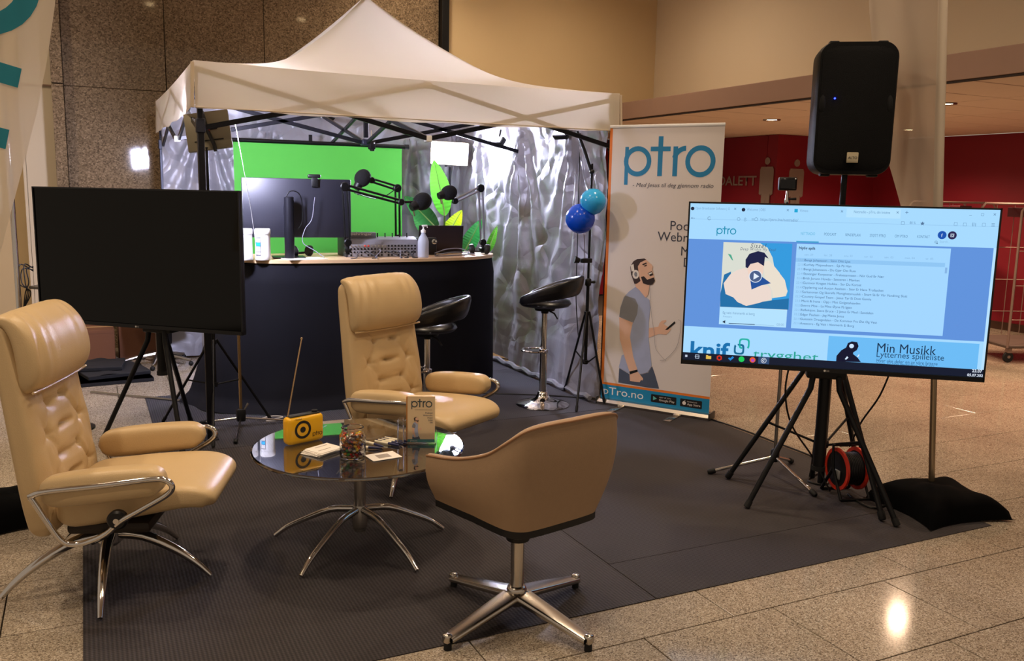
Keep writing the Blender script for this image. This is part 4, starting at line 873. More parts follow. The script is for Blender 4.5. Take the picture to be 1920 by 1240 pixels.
for a, b, s1, s2 in (((-0.007, 0.128), (0.198, 0.063), 'GET IT ON', 'Google Play'), ((0.228, 0.124), (0.398, 0.064), 'Download on the', 'App Store')):
    zc = bz0+(bandz-bz0)*.5; h = .03
    MB().flat([(p[0]+(a[0]+b[0])/2, p[1]+zc-h) for p in rrect(b[0]-a[0], 2*h, .006, 3)], YB-.0012).build('store_badge', INK, pp, smooth=0)
    text('line_print', s1, PAPER, pp, a[0]+(b[0]-a[0])*.33, zc+.009, width=(b[0]-a[0])*.45, height=.009, y=YB-.002); text('line_print', s2, PAPER, pp, a[0]+(b[0]-a[0])*.33, zc-.015, width=(b[0]-a[0])*.6, height=.017, y=YB-.002)
    if s2[0] == 'G': MB().flat([(a[0]+.018, zc+.016), (a[0]+.018, zc-.016), (a[0]+.048, zc)], YB-.002).build('badge_mark', M('badge_teal', '#5fb9b0', .5, var=0), pp, smooth=0)
    else: MB().disc((a[0]+.032, zc-.002), .014, YB-.002).flat([(a[0]+.032, zc+.014), (a[0]+.039, zc+.022), (a[0]+.04, zc+.016)], YB-.002).build('badge_mark', PAPER, pp, smooth=0)
# printed man
MAN = [
 ('jeans', [(-0.281, 0.298), (-0.198, 0.263), (-0.086, 0.274), (-0.039, 0.293), (-0.01, 0.347), (0.014, 0.295), (0.056, 0.181), (-0.033, 0.177), (-0.284, 0.184)], 'j'),
 ('far_arm', [(-0.055, 0.634), (0.027, 0.655), (0.034, 0.682), (0.051, 0.702), (0.086, 0.712), (0.089, 0.701), (0.065, 0.681), (0.097, 0.663), (0.121, 0.662), (0.126, 0.643), (0.113, 0.622), (0.092, 0.6), (0.03, 0.599), (-0.052, 0.559)], 's'),
 ('phone', [(0.08, 0.636), (0.153, 0.708), (0.161, 0.695), (0.102, 0.638)], 'k'),
 ('shirt', [(-0.17, 0.944), (-0.226, 0.9), (-0.267, 0.853), (-0.291, 0.771), (-0.298, 0.7), (-0.184, 0.666), (-0.202, 0.59), (-0.205, 0.429), (-0.264, 0.402), (-0.285, 0.303), (-0.198, 0.268), (-0.086, 0.277), (-0.039, 0.298), (-0.013, 0.352), (-0.046, 0.546), (-0.052, 0.684), (-0.044, 0.793), (-0.055, 0.85), (-0.082, 0.868), (-0.131, 0.913)], 'b'),
 ('sleeve', [(-0.257, 0.868), (-0.291, 0.771), (-0.298, 0.7), (-0.178, 0.664), (-0.149, 0.734), (-0.145, 0.803), (-0.171, 0.851)], 'd'),
 ('near_arm', [(-0.298, 0.697), (-0.182, 0.666), (-0.196, 0.59), (-0.2, 0.55), (-0.167, 0.403), (-0.127, 0.305), (-0.19, 0.274), (-0.236, 0.385), (-0.286, 0.531)], 's'),
 ('near_hand', [(-0.193, 0.274), (-0.126, 0.294), (-0.077, 0.243), (-0.08, 0.227), (-0.094, 0.229), (-0.104, 0.21), (-0.185, 0.209)], 's'),
 ('bracelet', [(-0.193, 0.283), (-0.127, 0.307), (-0.124, 0.29), (-0.187, 0.261)], 'k'),
 ('neck', [(-0.176, 0.966), (-0.135, 0.991), (-0.058, 0.967), (-0.067, 0.888), (-0.087, 0.865), (-0.14, 0.92), (-0.169, 0.939)], 's'),
 ('hair', [(-0.181, 0.963), (-0.213, 1.034), (-0.221, 1.092), (-0.199, 1.133), (-0.169, 1.152), (-0.109, 1.16), (-0.092, 1.152), (-0.136, 1.129), (-0.155, 1.087), (-0.142, 1.029), (-0.13, 0.991), (-0.16, 0.967)], 'h'),
 ('face', [(-0.159, 1.098), (-0.141, 1.128), (-0.095, 1.152), (-0.074, 1.135), (-0.052, 1.12), (-0.038, 1.102), (-0.044, 1.082), (-0.028, 1.037), (-0.018, 0.999), (-0.035, 0.969), (-0.071, 0.963), (-0.118, 0.974), (-0.135, 0.995), (-0.15, 1.038)], 's'),
 ('beard', [(-0.131, 1.02), (-0.107, 1.027), (-0.078, 1.002), (-0.027, 1.023), (-0.016, 0.999), (-0.035, 0.969), (-0.071, 0.963), (-0.111, 0.973)], 'e'),
 ('mouth', [(-0.078, 1.051), (-0.045, 1.069), (-0.031, 1.041), (-0.055, 1.03)], 'e'),
 ('teeth', [(-0.072, 1.049), (-0.046, 1.062), (-0.041, 1.053), (-0.064, 1.042)], 'w'),
 ('brow', [(-0.125, 1.116), (-0.094, 1.131), (-0.085, 1.126), (-0.117, 1.108)], 'e'),
 ('eye', [(-0.109, 1.107), (-0.088, 1.116), (-0.086, 1.108), (-0.104, 1.099)], 'e'),
 ('headphone_band', [(-0.218, 1.1), (-0.195, 1.115), (-0.184, 1.06), (-0.208, 1.056)], 'w'),
 ('headphone', [(-0.174, 1.071), (-0.157, 1.065), (-0.147, 1.048), (-0.145, 1.027), (-0.155, 1.009), (-0.171, 1.002), (-0.188, 1.007), (-0.199, 1.025), (-0.199, 1.047), (-0.189, 1.064)], 'w'),
 ('headphone_pad', [(-0.172, 1.056), (-0.161, 1.047), (-0.159, 1.028), (-0.169, 1.017), (-0.181, 1.024), (-0.186, 1.038), (-0.181, 1.052)], 'd')]
MM = {'j': JEANP, 's': SKINP, 'k': INK, 'b': M('print_shirt_blue', '#a3acc8', .55, var=.08, scale=20), 'd': M('print_sleeve_grey', '#85868c', .55, var=.08, scale=20), 'h': HAIRP, 'e': BEARDP, 'w': PAPER}
pm = MB().flat(MAN[3][1], YB-.0008).build('printed_person', MM['b'], pp, smooth=0)
person_parts = [(n, [p for p in poly], m) for n, poly, m in MAN]
for i, (n, poly, m) in enumerate(person_parts): MB().flat(poly, YB-.0012-.0004*i).build('print_'+n, MM[m], pp, smooth=0)
for line in ([(-0.051, 0.938), (-0.031, 0.745), (-0.001, 0.6), (0.014, 0.494), (0.064, 0.435), (0.102, 0.403)], [(0.055, 0.4), (0.101, 0.417), (0.178, 0.512), (0.203, 0.621), (0.205, 0.709), (0.182, 0.723)]):
    pts = smoothpath([Vector((x, YB-.009, z)) for x, z in line], 30); MB().tube(pts, .0014, 4).build('print_headphone_lead', M('print_lead_grey', '#9a9496', .6, var=0), pp)
# the same picture small on the leaflet
kx0, kz0 = MAN[0][1][0][0], MAN[0][1][8][1]
for i, (n, poly, m) in enumerate(person_parts):
    if n in ('jeans', 'far_arm', 'shirt', 'near_arm', 'hair', 'face', 'beard', 'neck', 'sleeve'):
        MB().flat([((x-kx0)*.108-.04, .014+(z-kz0)*.108) for x, z in poly], .0040-.00015*i).build('print_'+n, MM[m], lf, smooth=0)

# ---- roll cages by the red wall
def roll_cage(label, loc, rz):
    t = thing('roll_cage', label, 'trolley', loc, rz, 'wire roll cages')
    GAL = M('galvanised_wire', '#8f7a72', .45, .6, var=.1)
    for y, nm in ((-.35, 'side_frame'), (.35, 'side_frame')):
        f = [(-.38, y, .16), (-.38, y, 1.55), (-.33, y, 1.62), (.33, y, 1.62), (.38, y, 1.55), (.38, y, .16)]
        MB().tube(f, .013, 8).build(nm, GAL, t)
        for z in (.45, .8, 1.15): MB().cyl((-.38, y, z), (.38, y, z), .005, .005, 6).build('cross_wire', GAL, t)
        for x in (-.2, 0, .2): MB().cyl((x, y, .2), (x, y, 1.62), .004, .004, 6).build('upright_wire', GAL, t)
    for z in (.45, .8, 1.15, 1.5): MB().cyl((.38, -.35, z), (.38, .35, z), .005, .005, 6).build('cross_wire', GAL, t)
    MB().rbox((0, 0, .17), (.78, .72, .03), .006, 1).build('platform', M('dark_platform', '#4a3b34', .6), t)
    MB().rbox((-.0, 0, 1.53), (.14, .73, .1), .004, 1).build('label_plate', M('dark_label', '#4b1220', .6), t)
    for x in (-.33, .33):
        for y in (-.3, .3):
            c = MB().lathe([(.001, -.014), (.05, -.014), (.056, -.008), (.056, .008), (.05, .014), (.001, .014)], 20, Matrix.Translation((x, y, .056)) @ Matrix.Rotation(PI/2, 4, 'X')).build('castor', RUBBER, t)
            MB().rbox((x, y, .13), (.05, .05, .06), .006, 1).cyl((x, y-.02, .06), (x, y+.02, .06), .016, .016, 10).build('castor_fork', GAL, c)
roll_cage('tall wire roll cage by the red wall behind the lit television', (9.95, 7.75, 0), math.radians(-25))
roll_cage('wire roll cage cut by the right edge of the picture', (8.93, 5.95, 0), math.radians(-22))
# ================================================================== THE TENT
TX0, TX1, TY0, TY1 = .664, 3.670, 5.836, 8.842; TCX, TCY = (TX0+TX1)/2, (TY0+TY1)/2; EZ = 2.385; VZ = 2.105; PZ = 3.20
ROOF = M('off_white_tent_cloth', '#d9ccb9', .75, var=.03, scale=2, transl=.42)
POST = M('dark_tent_post', '#14141c', .4, .4, var=.15); POST_LIT = M('lit_slate_tent_post', '#2d2f3c', .4, .4, var=.1)  # slate tone puts lamplight into the black back posts' colour; sliders, hub share it
tent = thing('pavilion_tent', 'white pointed pop-up tent with silver inner walls over the counter', 'tent', (TCX, TCY, .004))
HW = (TX1-TX0)/2+.02
RP = [3.20, 3.05, 2.91, 2.785, 2.668, 2.56, 2.492, 2.452, 2.425, 2.402, 2.385]
def ridge(m): q = min(9.999, m*10); k = int(q); return RP[k]+(RP[k+1]-RP[k])*(q-k)
rb = MB(); nr, ns = 40, 36
for sec in range(4):
    def roof(i, j):
        m = i; t = 2*j-1; rr_ = sum(ridge(max(0, min(1, m+o))) for o in (-.04, 0, .04))/3 if .05 < m < .95 else ridge(m)
        z = rr_-(.05*math.sin(PI*m)+.014*m)*(1-t*t); x, y = m*HW*t, -m*HW
        for _ in range(sec): x, y = -y, x
        return (x, y, z)
    rb.grid(roof, nr, ns)
rf = rb.build('roof', ROOF, tent, 20)
def valance(side):
    def f(i, j):
        s = 2*i-1; d = -.006*math.sin(9*s+side)+.010*noise.noise(Vector((s*4, j*2, side*3)))
        zt = EZ-.014*(1-s*s); z = zt+(VZ-EZ+.005*math.sin(14*s))*j
        o = HW+.004+.012*j+d*j
        return {0: (s*HW, -o, z), 1: (o, s*HW, z), 2: (-s*HW, o, z), 3: (-o, -s*HW, z)}[side]
    return MB().grid(f, 60, 8).build('valance', ROOF, rf, 80)
for s in range(4): valance(s)
HL = M('hem_seam', '#cdbba2', .8, transl=.2)
MB().tube([(s*HW, -HW-.018, VZ+.002) for s in [k/20-1 for k in range(41)]], .004, 5).build('hem', HL, rf)
MB().tube([(-HW-.008, -HW-.008, EZ-.012), (-HW-.018, -HW-.018, VZ)], .012, 6).build('corner_seam', HL, rf); MB().tube([(HW+.008, -HW-.008, EZ-.012), (HW+.018, -HW-.018, VZ)], .010, 6).build('corner_seam', HL, rf)
h = HW-.03
for sx in (-1, 1):
    for sy in (-1, 1):
        p = MB().rbox((sx*h, sy*h, 1.0), (.042, .042, 2.0), .004, 1).rbox((sx*h, sy*h, 1.55), (.034, .034, 1.6), .004, 1).build('post', POST if sy < 0 else POST_LIT, tent)
        MB().rbox((sx*h, sy*h, .004), (.09, .09, .008), .002, 1).build('foot_plate', POST, p); MB().rbox((sx*h, sy*h, 2.0), (.055, .055, .09), .006, 1).build('slider', POST_LIT, p)
def bar(a, b): return MB().box((0, 0, 0), (1, 1, 1)) 
def truss_bar(a, b, w=.020, hgt=.032):
    a, b = Vector(a), Vector(b); d = b-a; rot = d.to_track_quat('X', 'Z').to_matrix()
    return MB().rbox((a+b)/2, (d.length, w, hgt), .003, 1, rot).build('truss_bar', POST, tent)
zt, zb = EZ-.05, 1.985
for side in range(4):
    def P(s, z, off=0): s *= h; o = h+off; return {0: (s, -o, z), 1: (o, s, z), 2: (-s, o, z), 3: (-o, -s, z)}[side]
    for k, (s0, s1) in enumerate(((-1, 0), (0, 1))):
        truss_bar(P(s0, zt, .012), P(s1, zb, .012)); truss_bar(P(s0, zb, -.012), P(s1, zt, -.012))
    for z in (zt, zb): MB().rbox(P(0, z), (.045, .045, .045), .005, 1).build('truss_joint', WHITEP, tent)
    c = {0: (0, -1), 1: (1, 0), 2: (0, 1), 3: (-1, 0)}[side]
    truss_bar((c[0]*h, c[1]*h, zb), (c[0]*.04, c[1]*.04, 2.30)); truss_bar((c[0]*h, c[1]*h, zt), (c[0]*.04, c[1]*.04, 2.02))
MB().rbox((0, 0, 2.62), (.035, .035, 1.12), .003, 1).build('centre_pole', POST, tent); MB().rbox((0, 0, 2.02), (.08, .08, .05), .006, 1).rbox((0, 0, 2.3), (.08, .08, .05), .006, 1).build('centre_hub', POST_LIT, tent)
# silver walls
SILVER = M('silver_tarpaulin', '#a09fa7', .40, .22, var=.08, scale=3, bump=.3, bscale=14, transl=.08)
_nt = SILVER.node_tree; _vo = _nt.nodes.new('ShaderNodeTexVoronoi'); _vo.feature = 'DISTANCE_TO_EDGE'; _vo.inputs['Scale'].default_value = 3.4
_tc = _nt.nodes.new('ShaderNodeTexCoord'); _no = _nt.nodes.new('ShaderNodeTexNoise'); _no.inputs['Scale'].default_value = 2.5; _ad = _nt.nodes.new('ShaderNodeMix'); _ad.data_type = 'VECTOR'; _ad.inputs[0].default_value = .25
_nt.links.new(_tc.outputs['Object'], _ad.inputs[4]); _nt.links.new(_tc.outputs['Object'], _no.inputs['Vector']); _nt.links.new(_no.outputs[1], _ad.inputs[5]); _nt.links.new(_ad.outputs[1], _vo.inputs['Vector'])
_mr = _nt.nodes.new('ShaderNodeMapRange'); _mr.inputs[2].default_value = .16; _nt.links.new(_vo.outputs['Distance'], _mr.inputs[0])
_bp = _nt.nodes.new('ShaderNodeBump'); _bp.inputs['Strength'].default_value = .55; _bp.inputs['Distance'].default_value = .02; _nt.links.new(_mr.outputs[0], _bp.inputs['Height'])
_pb = _nt.nodes['Principled BSDF']; _nt.links.new(_pb.inputs['Normal'].links[0].from_socket, _bp.inputs['Normal']); _nt.links.new(_bp.outputs[0], _pb.inputs['Normal'])
def fold(s, z, seed, hooks):
    d = .0
    for hx in hooks:                                   # gathers fanning out below each hook
        dx = s-hx; dz = max(.0, 2.25-z); wd = .05+.45*dz
        an = dx/(.10+dz); d += .055*min(1, dz*2.5+.15)*math.exp(-(an/.42)**2)*math.sin(an*24+seed)*math.exp(-dz*.55)
    for k in range(7):                                 # pressed packing folds
        zz = .3*k+.12+.008*math.sin(5*s+k); d += .006*math.exp(-((z-zz)/.012)**2)*(1 if k % 2 else -1)
    for k in range(9):
        ss = -1.4+.36*k+.01*math.sin(4*z+k); d += .006*math.exp(-((s-ss)/.012)**2)*(1 if k % 2 else -1)
    d += .05*noise.noise(Vector((s*1.3, z*1.1, seed)))+.018*noise.noise(Vector((s*4.1, z*3.1, seed+4)))
    r = noise.noise(Vector((s*3.0+z*1.6, z*2.2-s, seed+8))); d += .016*(1-abs(r)*4 if abs(r) < .25 else 0)
    return d
wb = MB().grid(lambda i, j: ((2*i-1)*h, h-.05+fold((2*i-1)*h, .02+2.33*j, 1, (-1.1, -.5, .35, .9, 1.35)), .02+2.33*j), 130, 110).build('inner_wall', SILVER, tent, 80)
wr_ = MB().grid(lambda i, j: (h-.05+fold((2*i-1)*h, .02+2.33*j, 5, (-1.05, -.04, .9))-.05*max(0, .25-j)*4*math.sin(6*i), (2*i-1)*h, .02+2.33*j), 130, 110).build('inner_wall', SILVER, tent, 80)
MB().tube([(h-.12, (k/20-1)*h, .03+.012*math.sin(k*1.7)) for k in range(41)], .022, 6).build('wall_hem', SILVER, tent)

# ---- green screen on its bar
gs = thing('green_screen', 'bright green backdrop cloth hanging from a black bar at the back of the tent', 'backdrop', (2.08, 8.42, .004))
GREEN = M('chroma_green_cloth', '#58c247', .7, var=.02)
gl, gr = (1.249, 8.42, 2.054), (2.851, 8.42, 2.036); e1 = (2.918, 8.42, 2.048); gz = (gl[2]+gr[2])/2
MB().grid(lambda i, j: (gl[0]-2.08+(gr[0]-gl[0])*i, .008*math.sin(i*7)+.003*math.sin(j*9), .1+(gz-.1)*j), 24, 12).build('cloth', GREEN, gs, 80)
MB().cyl((gl[0]-2.12, 0, gz+.005), (e1[0]-2.08, 0, gz+.005), .019, .019, 12).build('bar', BLACKM, gs); MB().cyl((e1[0]-2.12, 0, gz+.005), (e1[0]-2.08, 0, gz+.005), .024, .024, 12).build('bar_end', RUBBER, gs)
MB().box(((gl[0]+gr[0])/2-2.08-.1, .0, gz+.04), (.03, .02, .08)).build('hook', BLACKM, gs); MB().cyl(((gl[0]+gr[0])/2-2.08, .03, 0.02), ((gl[0]+gr[0])/2-2.08, .03, gz), .012, .012, 8).build('support_pole', BLACKM, gs); MB().rbox(((gl[0]+gr[0])/2-2.08, .0, .05), (1.5, .09, .08), .01, 2).build('foot_case', BLACKM, gs)

# ---- LED panels on stands
COOL = M('lit_led_face', '#ffffff', .3, var=0, emit='#dfe0ff', estr=430)
def light_stand(name, label, c, top, feet, zc=.62, bottom=.3):
    t = thing(name, label, 'stand', (c[0], c[1], .004), 0, 'black light stands')
    MB().cyl((0, 0, bottom), (0, 0, .95), .013, .013, 10).build('lower_pole', BLACKM, t); MB().cyl((0, 0, .9), (0, 0, top), .0095, .0095, 10).build('upper_pole', BLACKM, t)
    MB().lathe([(.018, .92), (.024, .93), (.024, .97), (.018, .98)], 12).build('clamp_collar', BLACKP, t); MB().cyl((.02, 0, .95), (.06, 0, .95), .008, .012, 8).build('clamp_knob', BLACKP, t)
    MB().lathe([(.02, zc-.03), (.024, zc)], 12).build('leg_collar', BLACKP, t); MB().lathe([(.02, bottom), (.024, bottom+.03)], 12).build('brace_collar', BLACKP, t)
    for f in feet:
        d = Vector((f[0]-c[0], f[1]-c[1], 0)); n = d.normalized(); a = n*.02+Vector((0, 0, zc)); b = d+Vector((0, 0, .01))
        leg_bar(t, a, b, .009, capr=.012); MB().cyl(n*.02+Vector((0, 0, bottom+.015)), a.lerp(b, .48), .006, .006, 8).build('brace', BLACKM, t)
    return t
def led_panel(label, loc, rot, w, hgt):
    t = thing('led_panel', label, 'lamp', loc, 0, 'flat studio LED panels', rot)
    MB().rbox((0, .012, 0), (w+.02, .022, hgt+.02), .006, 2).build('housing', M('led_housing', '#8a826c', .5, .2), t)
    MB().rbox((0, .0, 0), (w, .006, hgt), .002, 1).build('light_face', COOL, t)
    MB().box((0, .0265, -hgt*.28), (w*.7, .006, .006)).box((-.03, .0265, hgt*.12), (.03, .006, .006)).box((.05, .0265, hgt*.05), (.01, .006, .07)).build('back_ribs', BLACKP, t, smooth=0)
    dsp = MB().rbox((-.035, .026, .02), (.05, .008, .036), .003, 1).build('display_frame', BLACKP, t); MB().box((-.035, .031, .02), (.03, .002, .02)).build('red_digits', E('#ff2a18', 5), dsp, smooth=0)
    MB().tube([(.02, .03, hgt*.55), (.0, .045, 0), (-.03, .04, -hgt*.45), (-.03, .03, -hgt*.62)], .012, 8).build('yoke', BLACKP, t)
    return t
light_stand('light_stand', 'black tripod light stand at the front left tent post', (.735, 6.07), 1.88, [(.42, 6.37), (.66, 5.62), (1.12, 6.20)])
led_panel('flat LED panel seen from behind at the front left tent post', (.755, 6.11, 1.985), (math.radians(14), math.radians(9), math.radians(163)), .26, .235)
light_stand('light_stand', 'black light stand behind the counter under the glowing LED panel', (3.385, 8.48), 1.87, [(3.15, 8.62), (3.25, 8.15), (3.55, 8.35)])
led_panel('glowing white LED panel facing the camera behind the counter', (3.357, 8.43, 2.008), (math.radians(5), math.radians(2), math.radians(-18)), .365, .215)
rs = light_stand('light_stand', 'black light stand between the silver tent wall and the roll-up banner', (3.515, 5.89), 1.86, [(3.53, 6.24), (3.262, 5.575), (3.60, 5.72)], .72)
MB().tube([(-.005, .0, 1.80), (-.05, .03, 1.95), (-.105, .06, 2.10)], [.011, .014, .010], 8).sphere((0, 0, 1.8), .02).build('swivel_arm', BLACKP, rs); MB().rbox((-.03, -.01, 1.12), (.09, .04, .035), .006, 2).cyl((-.09, -.01, 1.12), (-.13, .0, 1.13), .02, .03, 10).build('side_clamp', BLACKP, rs)
for loc, rz, w in (((3.50, 6.36, 2.105), .5, 'slim black clip lamp under the right end of the tent edge'), ((3.53, 7.62, 2.10), .3, 'slim black clip lamp further back on the right tent truss')):
    t = thing('clip_lamp', w, 'lamp', loc, rz, 'clip lamps in the tent')
    MB().rbox((0, 0, 0), (.05, .13, .075), .008, 2, Matrix.Rotation(.6, 3, 'Y')).build('body', BLACKP, t); MB().box((-.030, 0, .018), (.004, .11, .055), Matrix.Rotation(.6, 3, 'Y')).build('light_face', M('lit_clip_face', '#ffffff', .3, var=0, emit='#e8e4ff', estr=8), t, smooth=0)
    MB().cyl((0, 0, .03), (.02, 0, .11), .008, .008, 8).build('clip_arm', BLACKP, t)
t = thing('hanging_camera', 'small black camera hanging from the tent centre in front of the green screen', 'camera', (2.205, 7.3, 2.003), .3)
MB().rbox((0, 0, 0), (.055, .045, .075), .01, 2).rbox((.005, 0, -.04), (.03, .04, .02), .006, 1).build('body', BLACKP, t); MB().cyl((0, 0, .03), (0, 0, .12), .007, .007, 8).build('mount_rod', CHROME, t); MB().sphere((.01, -.023, .015), .006).build('lens', M('white_dot', '#e8e8e8', .3), t)
# ---- balloons
for loc, r, col, w, rot in (((3.44, 5.735, 1.575), .098, '#38b2ee', 'light blue round balloon above the dark blue one', (.3, .2, 0)), ((3.375, 5.80, 1.445), .112, '#0f52d8', 'dark blue round balloon just below the light blue one', (.5, -.6, 0))):
    t = thing('balloon', w, 'balloon', loc, 0, 'balloons on the light stand', rot)
    MB().lathe([(.002, -r*1.12), (r*.12, -r*1.06), (r*.45, -r*.88), (r*.8, -r*.56), (r*.97, -.15*r), (r, .15*r), (r*.9, .5*r), (r*.62, .83*r), (r*.3, .99*r), (.002, 1.04*r)], 32).build('skin', M('balloon_' + col, col, .18, var=.02, spec=.6, transl=.15), t, 80)
    MB().lathe([(.004, -r*1.12), (.012, -r*1.2), (.010, -r*1.22)], 12).build('knot', MATS['balloon_' + col], t)
# ================================================================== COUNTER AND WHAT STANDS ON IT
DZ = 1.11
ct = thing('curved_counter', 'curved bar counter with pale wooden top and floor-length black cloth', 'counter', (2.06, 6.85, .004))
front = [(.93, 7.0), (.96, 6.82), (1.04, 6.67), (1.24, 6.52), (1.64, 6.475), (1.96, 6.47), (2.33, 6.485), (2.75, 6.555), (3.03, 6.71), (3.15, 6.88), (3.17, 7.0)]
fs_ = smoothpath([Vector((x, y, 0)) for x, y in front], 80)
back_ = [(3.1, 7.12), (2.9, 7.2), (2.0, 7.22), (1.2, 7.2), (1.0, 7.12)]
out_ = [(p.x-2.06, p.y-6.85) for p in fs_] + [(x-2.06, y-6.85) for x, y in back_]
n_ = len(out_); WOOD = M('pale_beech_top', '#d9b78e', .35, var=.08, scale=6)
MB().add([(x, y, DZ-.028) for x, y in out_]+[(x, y, DZ-.004) for x, y in out_], [tuple(range(n_))[::-1], tuple(range(n_, 2*n_))]+[(i, (i+1) % n_, n_+(i+1) % n_, n_+i) for i in range(n_)]).build('worktop', WOOD, ct, 30)
def drape(i, j):
    t = i*80; k = min(int(t), 79); p = fs_[k].lerp(fs_[k+1], t-k); a = fs_[max(0, k-1)]; b = fs_[min(80, k+2)]; d = (b-a).normalized(); nrm = Vector((d.y, -d.x, 0))
    fl_ = max(0, 1-i*1.45); low = j**1.4
    fold_ = (.012*math.sin(i*42+1.5*math.sin(i*9))+.020*noise.noise(Vector((i*14, j*1.2, 2))))*low*(.35+.65*fl_) + .05*noise.noise(Vector((i*7, j*2.5, 8)))*fl_*low
    off = -.012+.02*min(1, j*8)+.30*fl_**.7*low+fold_
    pool = .06*fl_*max(0, j-.92)/.08
    z = (DZ-.03)*(1-j)+.006+.02*max(0, noise.noise(Vector((i*20, 0, 3))))*fl_*(j > .95)
    q = p+nrm*(off+pool); return (q.x-2.06, q.y-6.85, z)
MB().grid(drape, 200, 40).build('cloth', BLACKCLOTH, ct, 80)
MB().rbox((-.75, .1, .54), (.05, .4, 1.06), .004, 1).build('inner_support', WOOD, ct); MB().rbox((.75, .1, .54), (.05, .4, 1.06), .004, 1).build('inner_support', WOOD, ct)
DT = DZ  # surface level (counter sits 4 mm up, its board ends 4 mm below DZ)
def on_desk(p): return (p[0], p[1], DT)
# wipe tubs
BLUEP = M('blue_label_print', '#1f9ad0', .5, var=0); DKP = M('dark_label_print', '#2a3350', .5, var=0)
for p, w in (((1.039, 6.6, 1.178), 'white wipes tub half hidden by the switched-off television'), ((1.164, 6.58, 1.179), 'white wipes tub standing clear on the counter, left of the monitor stand')):
    t = thing('wipes_tub', w, 'tub', on_desk(p), -.3, 'white wipes tubs')
    MB().lathe([(.001, 0), (.055, 0), (.058, .006), (.055, .03), (.054, .19)], 28).build('body', WHITEP, t); MB().lathe([(.056, .188), (.057, .195), (.057, .222), (.052, .228), (.001, .23)], 28).build('lid', WHITEP, t)
    def arc(a0, a1, z0, z1, nm, m): MB().grid(lambda i, j: (.0565*math.cos(math.radians(a0+(a1-a0)*i)), .0565*math.sin(math.radians(a0+(a1-a0)*i)), z0+(z1-z0)*j), 10, 1).build(nm, m, t)
    arc(215, 262, .035, .165, 'label_frame', DKP)
    def arc2(a0, a1, z0, z1, nm, m): MB().grid(lambda i, j: (.0572*math.cos(math.radians(a0+(a1-a0)*i)), .0572*math.sin(math.radians(a0+(a1-a0)*i)), z0+(z1-z0)*j), 10, 1).build(nm, m, t)
    for z0, z1, m in ((.04, .06, PAPER), (.064, .1, PAPER), (.104, .128, BLUEP), (.132, .16, PAPER)): arc2(218, 259, z0, z1, 'label_panel', m)
# monitor seen from behind
MONM = M('monitor_back', '#23232c', .45, .2, var=.08)
mp = (1.447, 6.7, 1.467)
mo = thing('computer_monitor', 'wide computer monitor seen from behind on the counter', 'monitor', (mp[0], 6.70, DT), math.radians(-7))
mw, mh, mb0 = .80, .44, .155
MB().rbox((0, .02, mb0+mh/2), (mw, .03, mh), .008, 2).build('panel_housing', MONM, mo); MB().box((0, .0365, mb0+mh/2), (mw-.03, .003, mh-.03)).build('screen', M('dark_tv_glass2', '#07070a', .15, var=0), mo, smooth=0)
MB().lathe([(.001, .0), (.036, .0), (.036, .455), (.030, .46), (.001, .46)], 24, Matrix.Translation((-.07, -.075, 0))).build('stand_column', M('monitor_stand', '#1b1b22', .35, .4), mo)
MB().rbox((-.07, .03, .006), (.24, .2, .012), .004, 1).build('stand_foot', M('monitor_stand', '#1b1b22'), mo); MB().rbox((-.07, -.03, .36), (.07, .08, .07), .01, 2).build('arm_mount', MONM, mo)
MB().tube(smoothpath([Vector(v) for v in ((-.09, -.08, .455), (-.06, -.085, .5), (.0, -.06, .49), (.03, -.03, .42), (.03, -.03, .28), (-.0, -.04, .22))], 24), .004, 6).build('cable_guide_loop', CABLE, mo)
t = thing('webcam', 'black clip-on webcam on the top edge of the monitor', 'webcam', ((1.578, 6.7, 1.648)[0], 6.712, DT+mb0+mh+.004), math.radians(-7))
MB().rbox((0, .0, .016), (.095, .035, .028), .008, 2).build('body', BLACKP, t); MB().rbox((0, -.03, -.03), (.05, .022, .07), .006, 2).build('clip', BLACKP, t); MB().cyl((0, .017, .016), (0, .026, .016), .01, .01, 12).build('lens', CHROME, t)
cb_ = MB().tube(smoothpath([Vector((1.563, 6.64, 1.569)), Vector((1.54, 6.64, 1.41)), Vector((1.482, 6.62, 1.332)), Vector((1.46, 6.6, 1.234)), Vector((1.538, 6.56, 1.176)), Vector((1.595, 6.5, 1.128))], 30), .0028, 6).build('webcam_cable', M('grey_cable', '#7d7d8a', .5), None); tag(cb_, 'thin grey cable hanging from the webcam behind the monitor', 'cable')
# mixer
MIXM = M('mixer_grey', '#7b7b84', .4, .4, var=.08); MIXB = M('mixer_panel', '#94949a', .4, .4, var=.1)
ml, mr_ = (1.828, 6.7, 1.163), (2.4, 6.7, 1.157)
mx = thing('audio_mixer', 'grey audio mixing desk with rows of sockets and knobs on the counter', 'mixer', ((ml[0]+mr_[0])/2, 6.70, DT), math.radians(-3))
mwid = mr_[0]-ml[0]
body = MB().prism([(0, .0), (0, .10), (.03, .135), (.12, .155), (.34, .07), (.34, 0)], -mwid/2, mwid/2); body.v = [(y, x, z) for x, y, z in body.v]; body.build('chassis', MIXM, mx, 30)
MB().rbox((-mwid/2+.13, .10, .165), (.24, .05, .05), .008, 2).build('name_hood', MIXM, mx); text('brand_print', 'behringer', PAPER, mx, -mwid/2+.045, .168, width=.17, height=.02, y=.073)
MB().box((0, -.003, .052), (mwid*.97, .006, .098)).build('rear_panel', MIXB, mx, smooth=0)
for s in (-1, 1): MB().rbox((s*(mwid/2+.006), .15, .072), (.014, .32, .145), .006, 2).build('side_cheek', M('dark_cheek', '#24242a', .5), mx)
km = {}
